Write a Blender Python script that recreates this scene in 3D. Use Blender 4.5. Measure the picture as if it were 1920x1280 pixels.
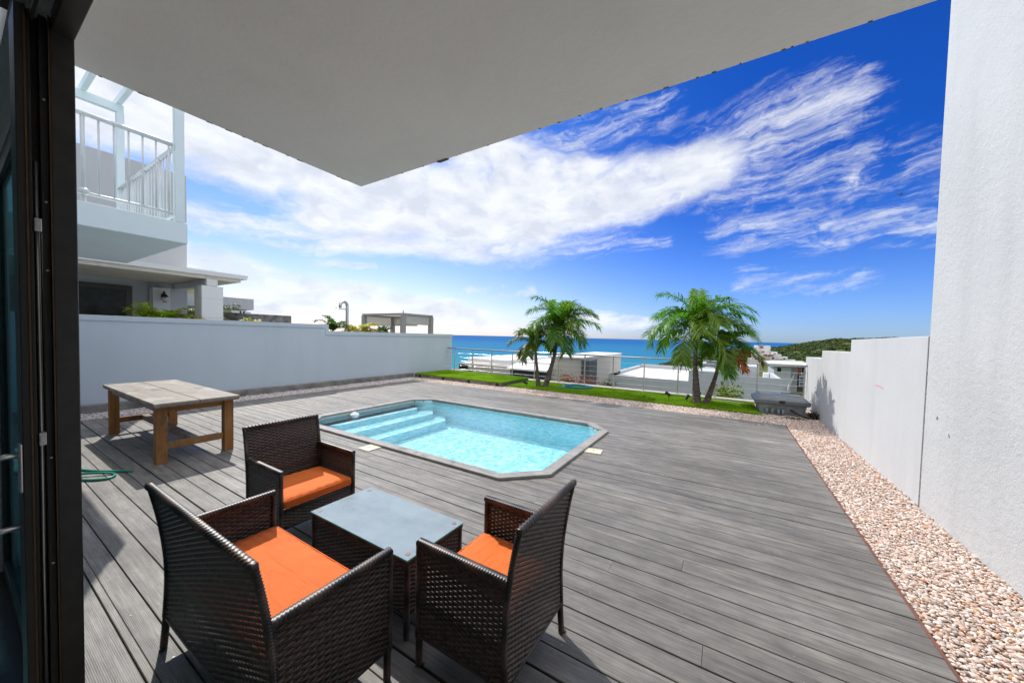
import bpy, math, random
import numpy as np
from mathutils import Matrix, Vector

# ------------------------------------------------------------------ scene, camera, light
scene = bpy.context.scene
for o in list(bpy.data.objects):
    bpy.data.objects.remove(o)
COL = scene.collection
R = math.radians
PI = math.pi
rnd = random.Random(7)
rng = np.random.default_rng(7)

cam_d = bpy.data.cameras.new('camera')
cam = bpy.data.objects.new('camera', cam_d)
COL.objects.link(cam)
RIGHT = Vector((0.8518, 0.5235, 0.0239)); DOWN = Vector((0.0376, -0.0156, -0.9992)); FWD = Vector((-0.5232, 0.8518, -0.0330))
FWD.normalize(); RIGHT = (RIGHT - FWD * RIGHT.dot(FWD)).normalized(); DOWN = FWD.cross(RIGHT)
cam.matrix_world = Matrix(((RIGHT.x, -DOWN.x, -FWD.x, 0), (RIGHT.y, -DOWN.y, -FWD.y, 0), (RIGHT.z, -DOWN.z, -FWD.z, 1.6), (0, 0, 0, 1)))
cam_d.sensor_width = 36.0
cam_d.lens = 657.85 / 1920 * 36
cam_d.shift_y = 11.8 / 1920
cam_d.clip_start = 0.02
cam_d.clip_end = 200000
scene.camera = cam

SUN_DIR = Vector((-0.84, 0.37, 1.0)).normalized()      # towards the sun
SUN_EL = math.asin(SUN_DIR.z)
SUN_AZ = math.atan2(SUN_DIR.x, SUN_DIR.y)
sun_d = bpy.data.lights.new('sun', 'SUN')
sun_d.energy = 2.7
sun_d.angle = R(0.5)
sun_d.color = (1.0, 0.96, 0.9)
sun = bpy.data.objects.new('sun', sun_d)
COL.objects.link(sun)
sun.location = (-8, 4, 12)
sun.rotation_euler = SUN_DIR.to_track_quat('Z', 'Y').to_euler()

scene.view_settings.view_transform = 'Standard'
scene.view_settings.look = 'None'
scene.view_settings.exposure = 0.52
scene.view_settings.gamma = 1.0


class NT:
    """small helper round a node tree"""
    def __init__(s, tree):
        s.t = tree; s.N = tree.nodes; s.L = tree.links

    def n(s, kind, **kw):
        nd = s.N.new(kind)
        for k, v in kw.items():
            setattr(nd, k, v)
        return nd

    def put(s, sock, v):
        if isinstance(v, bpy.types.NodeSocket):
            s.L.new(v, sock)
        elif v is not None:
            if isinstance(v, (tuple, list)) and len(v) == 3 and sock.type == 'RGBA':
                v = (*v, 1)
            sock.default_value = v

    def math(s, op, a, b=None, c=None, clamp=False):
        nd = s.n('ShaderNodeMath', operation=op, use_clamp=clamp)
        s.put(nd.inputs[0], a)
        if b is not None: s.put(nd.inputs[1], b)
        if c is not None: s.put(nd.inputs[2], c)
        return nd.outputs[0]

    def vmath(s, op, a, b=None, out=0):
        nd = s.n('ShaderNodeVectorMath', operation=op)
        s.put(nd.inputs[0], a)
        if b is not None:
            s.put(nd.inputs['Scale'] if op == 'SCALE' else nd.inputs[1], b)
        return nd.outputs[out]

    def mix(s, f, a, b, mode='MIX'):
        nd = s.n('ShaderNodeMix', data_type='RGBA', blend_type=mode)
        s.put(nd.inputs[0], f); s.put(nd.inputs[6], a); s.put(nd.inputs[7], b)
        return nd.outputs[2]

    def ramp(s, v, lo, hi, a=0.0, b=1.0, smooth=False):
        nd = s.n('ShaderNodeMapRange')
        if smooth: nd.interpolation_type = 'SMOOTHSTEP'
        s.put(nd.inputs[0], v)
        for i, x in enumerate((lo, hi, a, b)):
            s.put(nd.inputs[i + 1], x)
        return nd.outputs[0]

    def noise(s, vec, scale, detail=4, rough=0.55, dist=0.0, out=0, dim='3D'):
        nd = s.n('ShaderNodeTexNoise', noise_dimensions=dim)
        s.put(nd.inputs['Vector'], vec); nd.inputs['Scale'].default_value = scale
        nd.inputs['Detail'].default_value = detail; nd.inputs['Roughness'].default_value = rough
        nd.inputs['Distortion'].default_value = dist
        return nd.outputs[out]

    def map(s, vec, scale=(1, 1, 1), rot=(0, 0, 0), loc=(0, 0, 0)):
        nd = s.n('ShaderNodeMapping')
        s.put(nd.inputs[0], vec); nd.inputs['Scale'].default_value = scale
        nd.inputs['Rotation'].default_value = rot; nd.inputs['Location'].default_value = loc
        return nd.outputs[0]

    def bump(s, h, strength=0.3, dist=0.01, normal=None):
        nd = s.n('ShaderNodeBump')
        nd.inputs['Strength'].default_value = strength; nd.inputs['Distance'].default_value = dist
        s.put(nd.inputs['Height'], h)
        if normal is not None: s.put(nd.inputs['Normal'], normal)
        return nd.outputs[0]


# ------------------------------------------------------------------ the sky
world = bpy.data.worlds.new('World')
scene.world = world
world.use_nodes = True
w = NT(world.node_tree)
for nd in list(w.N): w.N.remove(nd)
sky = w.n('ShaderNodeTexSky', sky_type='NISHITA')
sky.sun_disc = False
sky.sun_elevation = SUN_EL
sky.sun_rotation = SUN_AZ
sky.altitude = 40
sky.air_density = 1.0
sky.dust_density = 0.35
sky.ozone_density = 2.5
tc = w.n('ShaderNodeTexCoord').outputs['Generated']
sep = w.n('ShaderNodeSeparateXYZ'); w.L.new(tc, sep.inputs[0])
DEG = 57.29578
az = w.math('MULTIPLY', w.math('ARCTAN2', sep.outputs[0], sep.outputs[1]), DEG)
el = w.math('MULTIPLY', w.math('ARCSINE', sep.outputs[2]), DEG)
# deeper blue away from the sun
skyc = w.n('ShaderNodeHueSaturation')
w.L.new(sky.outputs[0], skyc.inputs['Color']); skyc.inputs['Saturation'].default_value = 1.12
tint = w.mix(w.ramp(el, 0, 24, smooth=True), (0.28, 0.41, 0.76), (0.05, 0.225, 0.62))
tintl = w.mix(w.ramp(el, 0, 30, smooth=True), (0.70, 0.62, 0.80), (0.28, 0.46, 0.78))
skyb = w.mix(1.0, skyc.outputs[0], w.mix(w.ramp(az, -55, 5, smooth=True), tintl, tint), 'MULTIPLY')
comb = w.n('ShaderNodeCombineXYZ')
w.L.new(az, comb.inputs[0]); w.L.new(w.math('MULTIPLY', el, 1.25), comb.inputs[1])
P0 = comb.outputs[0]
wn = w.n('ShaderNodeTexNoise'); wn.inputs['Scale'].default_value = 0.09; wn.inputs['Detail'].default_value = 5
w.L.new(P0, wn.inputs['Vector'])
warp = w.vmath('SCALE', w.vmath('SUBTRACT', wn.outputs['Color'], (0.5, 0.5, 0.5)), 5.5)
P1 = w.vmath('ADD', P0, warp)


def capsule(a, b, ra, rb, soft):
    a = (a[0], a[1] * 1.25, 0); b = (b[0], b[1] * 1.25, 0)
    ba = (b[0] - a[0], b[1] - a[1], 0); l2 = ba[0] ** 2 + ba[1] ** 2
    flat = w.n('ShaderNodeVectorMath', operation='MULTIPLY'); w.L.new(P1, flat.inputs[0]); flat.inputs[1].default_value = (1, 1, 0)
    pa = w.vmath('SUBTRACT', flat.outputs[0], a)
    h = w.math('DIVIDE', w.vmath('DOT_PRODUCT', pa, ba, out=1), l2, clamp=True)
    q = w.n('ShaderNodeVectorMath', operation='SCALE'); q.inputs[0].default_value = ba; w.L.new(h, q.inputs['Scale'])
    d = w.vmath('LENGTH', w.vmath('SUBTRACT', pa, q.outputs[0]), out=1)
    r = w.math('MULTIPLY_ADD', h, rb - ra, ra)
    t = w.math('DIVIDE', d, r)
    return w.ramp(t, 1.15 + soft, 0.55 - soft * 0.45, smooth=True)


caps = [((-92, 23), (-70, 23), 6.5, 6.0, 0.6, 1.25), ((-76, 21.5), (-58, 22), 5.0, 7.0, 0.6, 1.2), ((-58, 20), (-29, 19), 8.0, 8.0, 0.55, 1.3), ((-37, 25.5), (-21, 24), 6.0, 5.0, 0.7, 1.05),
        ((-29, 19), (-3, 23.6), 6.0, 4.4, 0.7, 1.15), ((-3, 23.6), (11, 27.0), 4.4, 2.6, 0.9, 0.78), ((1, 21.3), (19, 18.8), 3.4, 2.6, 0.95, 0.58),
        ((-76, 12.2), (-59, 13.2), 1.5, 2.2, 0.8, 0.82), ((-59, 13.2), (-28, 14.2), 2.2, 2.4, 0.7, 0.98), ((-28, 13.8), (-9, 14.4), 2.0, 1.0, 0.8, 0.74),
        ((0, 15.0), (19, 12.8), 2.8, 2.6, 0.95, 0.60), ((11, 16.5), (20, 15.5), 1.6, 1.4, 0.95, 0.5), ((-24, 30.0), (-10, 31.4), 3.0, 2.4, 0.95, 0.52),
        ((-80, 7.2), (-37, 3.0), 4.2, 2.6, 0.7, 0.98), ((2, 8.2), (13, 7.2), 1.6, 1.1, 0.95, 0.62), ((-21, 3.2), (-9, 2.6), 1.6, 1.1, 0.7, 0.80),
        ((-84, 4.5), (-67, 3.0), 3.5, 3.0, 0.6, 1.0), ((-38, 7.2), (-29, 7.4), 0.9, 0.7, 0.9, 0.72), ((-62, 9.9), (-53, 10.2), 0.8, 0.5, 0.8, 0.75)]
dens = None
thin = None
for a, b, ra, rb, so, amp in caps:
    wisp = amp < 0.83
    k_ = 1.5 if wisp else 1.0
    m = w.math('MULTIPLY', capsule(a, b, ra * k_, rb * k_, so), amp)
    if wisp: thin = m if thin is None else w.math('MAXIMUM', thin, m)
    else: dens = m if dens is None else w.math('MAXIMUM', dens, m)
PR = w.map(P1, (1, 1, 1), (0, 0, R(-13)))
fb = w.noise(w.map(PR, (0.055, 0.19, 1)), 1.0, 11, 0.62, 0.0)
fb2 = w.noise(w.map(PR, (0.16, 0.55, 1)), 1.0, 8, 0.64, 0.0)
fsum = w.math('ADD', w.math('MULTIPLY', w.math('SUBTRACT', fb, 0.5), 1.35), w.math('MULTIPLY', w.math('SUBTRACT', fb2, 0.5), 0.55))
cover = w.ramp(w.math('ADD', dens, fsum), 0.16, 1.16, smooth=True)
fs = w.noise(w.map(w.map(P1, (1, 1, 1), (0, 0, R(-9))), (0.05, 0.42, 1)), 1.0, 9, 0.66)
fs2 = w.noise(w.map(PR, (0.14, 1.1, 1)), 1.0, 6, 0.65)
streak = w.math('ADD', w.math('MULTIPLY', w.math('SUBTRACT', fs, 0.5), 2.3), w.math('MULTIPLY', w.math('SUBTRACT', fs2, 0.5), 0.9))
cover2 = w.math('MULTIPLY', w.ramp(w.math('ADD', thin, w.math('MULTIPLY', streak, w.ramp(thin, 0.05, 0.5))), 0.30, 1.30, smooth=True), 0.92)
cover = w.math('MAXIMUM', cover, cover2)
# white haze low over the water towards the sun
hz = w.math('MULTIPLY', w.ramp(el, 13, -1, smooth=True), w.ramp(az, 0, -60, 0.05, 0.42, smooth=True))
cover = w.math('MAXIMUM', cover, hz)
shade = w.noise(w.map(P1, (0.16, 0.3, 1), loc=(4, 2, 0)), 1.0, 5, 0.5)
cloudc = w.mix(w.ramp(shade, 0.35, 0.62), (3.5, 3.72, 4.15), (4.6, 4.72, 4.9))
vis = w.mix(w.math('MULTIPLY', cover, 0.96), skyb, cloudc)
# unseen bright cloud added overhead and behind the house as fill light
fill_cloud = w.math('MAXIMUM', w.math('MAXIMUM', w.ramp(az, 32, 60, smooth=True), w.ramp(az, -100, -125, smooth=True)), w.ramp(el, 44, 62, smooth=True))
fill_cloud = w.math('MULTIPLY', fill_cloud, w.ramp(w.noise(w.vmath('SCALE', tc, 3.0), 1.0, 6, 0.6), 0.30, 0.55, 0.35, 1.0, smooth=True))
fill_cloud = w.math('MULTIPLY', fill_cloud, w.ramp(el, -3, 3))
final = w.mix(fill_cloud, vis, w.mix(w.ramp(el, 30, 60, smooth=True), (4.6, 4.9, 5.4), (9.6, 9.5, 9.3)))
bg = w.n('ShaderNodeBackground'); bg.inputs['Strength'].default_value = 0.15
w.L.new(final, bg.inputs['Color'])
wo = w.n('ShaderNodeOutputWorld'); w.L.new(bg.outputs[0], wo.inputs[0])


# ------------------------------------------------------------------ mesh helpers
class MB:
    """collects faces of one mesh"""
    def __init__(s):
        s.v = []; s.f = []; s.c = []; s.nv = 0; s.mi = []; s.has_c = False

    def add(s, verts, faces, col=None, mi=0):
        verts = np.asarray(verts, float).reshape(-1, 3)
        s.v.append(verts)
        if isinstance(faces, np.ndarray):
            s.f.append(faces + s.nv); s.mi.append(mi)
        else:
            by = {}
            for q in faces: by.setdefault(len(q), []).append(q)
            for k, l in by.items():
                s.f.append(np.asarray(l, int) + s.nv); s.mi.append(mi)
        if col is None: col = (0.5, 0.5, 0.5)
        else: s.has_c = True
        col = np.asarray(col, float)
        s.c.append(np.broadcast_to(col, (len(verts), 3)) if col.ndim == 1 else col)
        s.nv += len(verts)
        return s

    def box(s, x0, x1, y0, y1, z0, z1, col=None, mi=0):
        return s.prism([(x0, y0), (x1, y0), (x1, y1), (x0, y1)], z0, z1, col, mi)

    def prism(s, poly, z0, z1, col=None, mi=0):
        n = len(poly)
        v = [(x, y, z0) for x, y in poly] + [(x, y, z1) for x, y in poly]
        f = [tuple(range(n))[::-1], tuple(range(n, 2 * n))] + [(i, (i + 1) % n, n + (i + 1) % n, n + i) for i in range(n)]
        return s.add(v, f, col, mi)

    def hexa(s, b4, t4, col=None, mi=0):
        v = list(b4) + list(t4)
        f = [(3, 2, 1, 0), (4, 5, 6, 7)] + [(i, (i + 1) % 4, 4 + (i + 1) % 4, 4 + i) for i in range(4)]
        return s.add(v, f, col, mi)

    def tube(s, pts, r, n=8, col=None, caps=True, mi=0, flat=1.0, closed=False):
        pts = np.asarray(pts, float); m = len(pts)
        r = np.broadcast_to(np.asarray(r, float), (m,))
        if closed: tan = np.roll(pts, -1, 0) - np.roll(pts, 1, 0)
        else: tan = np.gradient(pts, axis=0)
        tan /= np.linalg.norm(tan, axis=1)[:, None] + 1e-12
        up = np.array([0, 0, 1.]) if abs(tan[0][2]) < 0.9 else np.array([1., 0, 0])
        V = []
        for i in range(m):
            a = np.cross(tan[i], up); a /= np.linalg.norm(a) + 1e-12
            b = np.cross(a, tan[i]); up = b
            ang = np.arange(n) * 2 * PI / n
            V.append(pts[i] + r[i] * (np.outer(np.cos(ang), a) + flat * np.outer(np.sin(ang), b)))
        V = np.concatenate(V)
        F = []
        for i in range(m if closed else m - 1):
            for k in range(n):
                i2 = (i + 1) % m
                F.append((i * n + k, i * n + (k + 1) % n, i2 * n + (k + 1) % n, i2 * n + k))
        if caps and not closed:
            F.append(tuple(range(n))[::-1]); F.append(tuple(range((m - 1) * n, m * n)))
        return s.add(V, F, col, mi)

    def bar(s, a, b, w_, h_, up=(0, 0, 1), col=None, mi=0):
        a = Vector(a); b = Vector(b); d = (b - a).normalized(); up = Vector(up)
        if abs(d.dot(up)) > 0.99: up = Vector((1, 0, 0))
        x = d.cross(up).normalized() * (w_ / 2); y = x.normalized().cross(d).normalized() * (h_ / 2)
        b4 = [a - x - y, a + x - y, a + x + y, a - x + y]; t4 = [p + (b - a) for p in b4]
        return s.hexa([tuple(p) for p in b4], [tuple(p) for p in t4], col, mi)

    def disc(s, c, r, h, n=24, r2=None, col=None, mi=0):
        r2 = r if r2 is None else r2
        a = np.arange(n) * 2 * PI / n
        v = [(c[0] + r * math.cos(t), c[1] + r * math.sin(t), c[2]) for t in a] + [(c[0] + r2 * math.cos(t), c[1] + r2 * math.sin(t), c[2] + h) for t in a]
        f = [tuple(range(n))[::-1], tuple(range(n, 2 * n))] + [(i, (i + 1) % n, n + (i + 1) % n, n + i) for i in range(n)]
        return s.add(v, f, col, mi)

    def lathe(s, prof, c=(0, 0, 0), n=20, col=None, mi=0):
        a = np.arange(n) * 2 * PI / n
        V = []
        for r, z in prof:
            for t in a: V.append((c[0] + r * math.cos(t), c[1] + r * math.sin(t), c[2] + z))
        F = []
        for i in range(len(prof) - 1):
            for k in range(n):
                F.append((i * n + k, i * n + (k + 1) % n, (i + 1) * n + (k + 1) % n, (i + 1) * n + k))
        F.append(tuple(range(n))[::-1]); F.append(tuple(range((len(prof) - 1) * n, len(prof) * n)))
        return s.add(V, F, col, mi)

    def build(s, name, mats, parent=None, smooth=False, bevel=0.0, base=False, seg=2):
        V = np.concatenate(s.v); C = np.concatenate(s.c)
        origin = np.zeros(3)
        if parent is not None:
            root = parent
            while root is not None:
                origin += np.array(root.location) if 'built_local' not in root else 0
                root = root.parent
        elif base:
            lo, hi = V.min(0), V.max(0)
            origin = np.array([(lo[0] + hi[0]) / 2, (lo[1] + hi[1]) / 2, lo[2]])
        me = bpy.data.meshes.new(name)
        me.vertices.add(len(V)); me.vertices.foreach_set('co', (V - origin).ravel().astype(np.float32))
        tot = np.concatenate([np.full(len(a), a.shape[1]) for a in s.f]).astype(np.int32)
        idx = np.concatenate([a.ravel() for a in s.f]).astype(np.int32)
        start = np.concatenate([[0], np.cumsum(tot)[:-1]]).astype(np.int32)
        me.loops.add(len(idx)); me.loops.foreach_set('vertex_index', idx)
        me.polygons.add(len(tot)); me.polygons.foreach_set('loop_start', start); me.polygons.foreach_set('loop_total', tot)
        mats = mats if isinstance(mats, (list, tuple)) else [mats]
        for m in mats: me.materials.append(m)
        if len(mats) > 1:
            me.polygons.foreach_set('material_index', np.concatenate([np.full(len(a), k) for a, k in zip(s.f, s.mi)]).astype(np.int32))
        me.update(calc_edges=True)
        if s.has_c:
            at = me.attributes.new('tint', 'FLOAT_COLOR', 'POINT')
            at.data.foreach_set('color', np.hstack([C, np.ones((len(C), 1))]).ravel().astype(np.float32))
        me.polygons.foreach_set('use_smooth', np.full(len(tot), bool(smooth)))
        me.validate()
        o = bpy.data.objects.new(name, me)
        COL.objects.link(o)
        if parent is not None:
            o.parent = parent
        else:
            o.location = origin
        if bevel:
            b = o.modifiers.new('bevel', 'BEVEL'); b.width = bevel; b.segments = seg; b.limit_method = 'ANGLE'; b.angle_limit = R(40)
        return o


def tag(o, label=None, cat=None, group=None, kind=None):
    if label: o['label'] = label
    if cat: o['category'] = cat
    if group: o['group'] = group
    if kind: o['kind'] = kind
    return o


def thing(name, label, cat, loc=(0, 0, 0), rz=0.0, group=None, local=False):
    o = bpy.data.objects.new(name, None)
    COL.objects.link(o)
    o.empty_display_size = 0.2
    o.location = loc; o.rotation_euler = (0, 0, rz)
    if local: o['built_local'] = 1
    return tag(o, label, cat, group)


def finish_local():
    for o in bpy.data.objects:
        if 'built_local' in o: del o['built_local']


# ------------------------------------------------------------------ materials
def newmat(name):
    m = bpy.data.materials.new(name); m.use_nodes = True
    t = NT(m.node_tree)
    b = t.N['Principled BSDF']
    return m, t, b


def plain(name, col, rough=0.5, metal=0.0, var=0.08, scale=6.0, bump=0.0, bscale=60.0, spec=0.5):
    m, t, b = newmat(name)
    oc = t.n('ShaderNodeTexCoord').outputs['Object']
    n = t.noise(oc, scale, 5, 0.6)
    f = t.ramp(n, 0.3, 0.7, 1 - var, 1 + var)
    c = t.vmath('SCALE', col, None)
    nd = t.n('ShaderNodeVectorMath', operation='SCALE'); nd.inputs[0].default_value = col; t.L.new(f, nd.inputs['Scale'])
    t.L.new(nd.outputs[0], b.inputs['Base Color'])
    b.inputs['Roughness'].default_value = rough; b.inputs['Metallic'].default_value = metal
    b.inputs['Specular IOR Level'].default_value = spec
    if bump:
        t.L.new(t.bump(t.noise(oc, bscale, 6, 0.6), bump, 0.01), b.inputs['Normal'])
    return m


def stucco(name, col, bump=0.5, scale=70, stain=0.05, rough=0.85, grain=0.004):
    m, t, b = newmat(name)
    oc = t.n('ShaderNodeTexCoord').outputs['Object']
    big = t.noise(oc, 0.9, 6, 0.62)
    drip = t.noise(t.map(oc, (2.4, 2.4, 0.25)), 1.0, 5, 0.6)
    f = t.math('MULTIPLY', t.ramp(big, 0.3, 0.75, 1 + stain * 0.3, 1 - stain), t.ramp(drip, 0.5, 0.75, 1.0, 1 - stain))
    nd = t.n('ShaderNodeVectorMath', operation='SCALE'); nd.inputs[0].default_value = col; t.L.new(f, nd.inputs['Scale'])
    t.L.new(nd.outputs[0], b.inputs['Base Color'])
    b.inputs['Roughness'].default_value = rough; b.inputs['Specular IOR Level'].default_value = 0.25
    h1 = t.noise(oc, scale, 4, 0.65)
    h2 = t.noise(oc, scale * 0.28, 3, 0.5)
    patch = t.ramp(t.noise(oc, 0.7, 3, 0.5), 0.35, 0.65, 0.45, 1.0)
    h = t.math('MULTIPLY', t.math('ADD', h1, t.math('MULTIPLY', h2, 1.2)), patch)
    t.L.new(t.bump(h, bump, grain), b.inputs['Normal'])
    return m


MAT = {}
MAT['white_wall'] = stucco('white_stucco', (0.60, 0.605, 0.60), 0.4, 75, 0.09, grain=0.004)
MAT['tall_wall'] = stucco('rough_white_stucco', (0.60, 0.605, 0.595), 0.7, 75, 0.09, grain=0.010)
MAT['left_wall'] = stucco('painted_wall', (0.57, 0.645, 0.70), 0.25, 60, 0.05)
MAT['soffit'] = stucco('ceiling_plaster', (0.94, 0.94, 0.885), 0.35, 45, 0.05, grain=0.005)
MAT['neighbour_white'] = stucco('neighbour_plaster', (0.80, 0.79, 0.76), 0.2, 40, 0.05)
MAT['neighbour_grey'] = stucco('neighbour_grey_plaster', (0.55, 0.56, 0.56), 0.2, 40, 0.05)
MAT['balcony_white'] = plain('balcony_paint', (0.80, 0.91, 0.92), 0.45, var=0.04, scale=2)
MAT['rail_white'] = plain('railing_paint', (0.74, 0.77, 0.76), 0.4, var=0.05, scale=8)
MAT['beige'] = stucco('beige_plaster', (0.48, 0.445, 0.39), 0.2, 30, 0.06)
MAT['villa_white'] = stucco('villa_plaster', (0.46, 0.48, 0.485), 0.2, 20, 0.07)
MAT['roof_white'] = plain('roof_coating', (0.72, 0.71, 0.70), 0.6, var=0.06, scale=0.7)
MAT['dark_stone'] = plain('dark_stone_and_recess_shade', (0.07, 0.075, 0.085), 0.7, var=0.5, scale=9, bump=0.4, bscale=20)
MAT['red_paint'] = plain('red_paint', (0.34, 0.08, 0.04), 0.6, var=0.15)
MAT['dark_glass'] = plain('dark_window_glass', (0.022, 0.032, 0.026), 0.12, var=0.4, spec=0.12)
MAT['bronze'] = plain('bronze_aluminium', (0.045, 0.042, 0.038), 0.38, metal=0.35, var=0.18, scale=14)
MAT['bronze_dark'] = plain('shadowed_door_profile', (0.03, 0.026, 0.022), 0.42, metal=0.3, var=0.2, scale=14)  # darker copy of the door bronze, with shade put into its colour
MAT['bronze_edge'] = plain('brown_door_edge', (0.10, 0.06, 0.03), 0.4, metal=0.5, var=0.25, scale=20)
MAT['alu'] = plain('brushed_aluminium', (0.55, 0.55, 0.53), 0.35, metal=0.9, var=0.1, scale=20)
MAT['steel'] = plain('stainless_steel', (0.66, 0.65, 0.62), 0.28, metal=0.95, var=0.08, scale=12)
MAT['concrete'] = plain('weathered_concrete', (0.22, 0.21, 0.19), 0.9, var=0.45, scale=3.0, bump=0.5, bscale=25)
MAT['black_plastic'] = plain('black_plastic', (0.02, 0.02, 0.02), 0.45, var=0.2)
MAT['grey_plastic'] = plain('grey_moulded_plastic', (0.16, 0.18, 0.19), 0.42, var=0.18, scale=5, bump=0.05)
MAT['grey_plastic_light'] = plain('pale_grey_plastic', (0.27, 0.29, 0.29), 0.5, var=0.15, scale=5)
MAT['cream_plastic'] = plain('cream_plastic', (0.62, 0.57, 0.42), 0.45, var=0.08)
MAT['white_plastic'] = plain('white_plastic', (0.78, 0.80, 0.80), 0.4, var=0.04)
MAT['hose_green'] = plain('green_hose_rubber', (0.0, 0.24, 0.16), 0.35, var=0.12)
MAT['hose_blue'] = plain('teal_hose_rubber', (0.02, 0.24, 0.33), 0.35, var=0.15)
MAT['tile'] = plain('cream_floor_tile', (0.64, 0.62, 0.56), 0.3, var=0.05)
MAT['room'] = plain('interior_paint', (0.78, 0.77, 0.74), 0.8, var=0.03)
MAT['joint'] = plain('crumbled_mortar', (0.20, 0.19, 0.17), 0.95, var=0.5, scale=30, bump=0.8, bscale=60)
MAT['edge_board'] = plain('red_brown_edge_board', (0.17, 0.07, 0.045), 0.7, var=0.3, scale=12)
MAT['grey_post'] = plain('taupe_lacquer', (0.30, 0.28, 0.26), 0.5, var=0.1)
def screen_fabric():
    m, t, b = newmat('screen_fabric')
    b.inputs['Base Color'].default_value = (0.70, 0.69, 0.64, 1); b.inputs['Roughness'].default_value = 0.9
    tl = t.n('ShaderNodeBsdfTranslucent'); tl.inputs['Color'].default_value = (0.72, 0.70, 0.64, 1)
    mx = t.n('ShaderNodeMixShader'); mx.inputs[0].default_value = 0.5
    t.L.new(b.outputs[0], mx.inputs[1]); t.L.new(tl.outputs[0], mx.inputs[2]); t.L.new(mx.outputs[0], t.N['Material Output'].inputs[0])
    return m


MAT['fabric_white'] = screen_fabric()
MAT['stone_wall'] = plain('dry_stone', (0.20, 0.195, 0.185), 0.95, var=0.6, scale=5, bump=1.0, bscale=9)
MAT['porch_cream'] = plain('cream_porch_paint', (0.80, 0.72, 0.60), 0.6, var=0.08)
MAT['far_white'] = plain('distant_white_render', (0.66, 0.65, 0.62), 0.8, var=0.06, scale=0.3)
MAT['far_tan'] = plain('distant_tan_render', (0.56, 0.47, 0.37), 0.8, var=0.06, scale=0.3)
MAT['pink_paint'] = plain('pink_marker', (0.8, 0.25, 0.4), 0.7, var=0.2, scale=80)
MAT['plane_dark'] = plain('aircraft_paint', (0.10, 0.11, 0.14), 0.4)
MAT['rubber'] = plain('rubber_disc', (0.23, 0.17, 0.12), 0.5)
MAT['screw'] = plain('dull_deck_screw', (0.32, 0.31, 0.29), 0.45, metal=0.6)
MAT['lamp_glass'] = plain('seeded_lamp_glass', (0.6, 0.6, 0.52), 0.1, spec=0.8)


def wood_deck():
    m, t, b = newmat('weathered_deck_wood')
    oc = t.n('ShaderNodeTexCoord').outputs['Object']
    at = t.n('ShaderNodeAttribute', attribute_name='tint').outputs['Color']
    sp = t.n('ShaderNodeSeparateColor'); t.L.new(at, sp.inputs[0])
    off = t.n('ShaderNodeCombineXYZ'); t.L.new(t.math('MULTIPLY', sp.outputs[1], 40.0), off.inputs[0]); t.L.new(t.math('MULTIPLY', sp.outputs[1], 13.0), off.inputs[2])
    p = t.vmath('ADD', oc, off.outputs[0])
    g1 = t.noise(t.map(p, (3.2, 95, 20)), 1.0, 6, 0.65, 0.6)
    g2 = t.noise(t.map(p, (1.1, 14, 8)), 1.0, 6, 0.62, 0.5)
    big = t.noise(t.map(oc, (0.55, 1.1, 1)), 1.0, 5, 0.6)
    blot = t.noise(t.map(p, (5, 10, 8)), 1.0, 6, 0.68)
    v = t.math('MULTIPLY', t.ramp(g1, 0.36, 0.64, 0.72, 1.26), t.ramp(g2, 0.36, 0.64, 0.78, 1.20))
    v = t.math('MULTIPLY', v, t.ramp(big, 0.3, 0.7, 0.76, 1.20))
    v = t.math('MULTIPLY', v, t.ramp(blot, 0.36, 0.64, 0.80, 1.20))
    v = t.math('MULTIPLY', v, t.ramp(sp.outputs[0], 0, 1, 0.90, 1.08))
    base = t.mix(sp.outputs[2], (0.194, 0.180, 0.156), (0.203, 0.192, 0.172))
    nd = t.n('ShaderNodeVectorMath', operation='SCALE'); t.L.new(base, nd.inputs[0]); t.L.new(v, nd.inputs['Scale'])
    # fine anti-slip grooves along the boards
    sy = t.n('ShaderNodeSeparateXYZ'); t.L.new(oc, sy.inputs[0])
    saw = t.math('PINGPONG', t.math('ADD', sy.outputs[1], t.math('MULTIPLY', g2, 0.0012)), 0.0034)
    groove = t.ramp(saw, 0.0006, 0.0019, smooth=True)
    worn = t.ramp(t.noise(t.map(oc, (0.9, 1.6, 1)), 1.0, 4, 0.6), 0.40, 0.60, 0.35, 1.0)
    gd = t.math('SUBTRACT', 1.0, t.math('MULTIPLY', t.math('MULTIPLY', t.math('SUBTRACT', 1.0, groove), worn), 0.42))
    col = t.n('ShaderNodeVectorMath', operation='SCALE'); t.L.new(nd.outputs[0], col.inputs[0]); t.L.new(gd, col.inputs['Scale'])
    t.L.new(col.outputs[0], b.inputs['Base Color'])
    b.inputs['Roughness'].default_value = 0.56; b.inputs['Specular IOR Level'].default_value = 0.55
    h = t.math('ADD', t.math('MULTIPLY', g1, 0.5), t.math('MULTIPLY', t.math('MULTIPLY', groove, worn), 0.7))
    t.L.new(t.bump(h, 0.5, 0.0018), b.inputs['Normal'])
    return m


MAT['deck'] = wood_deck()


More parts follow.
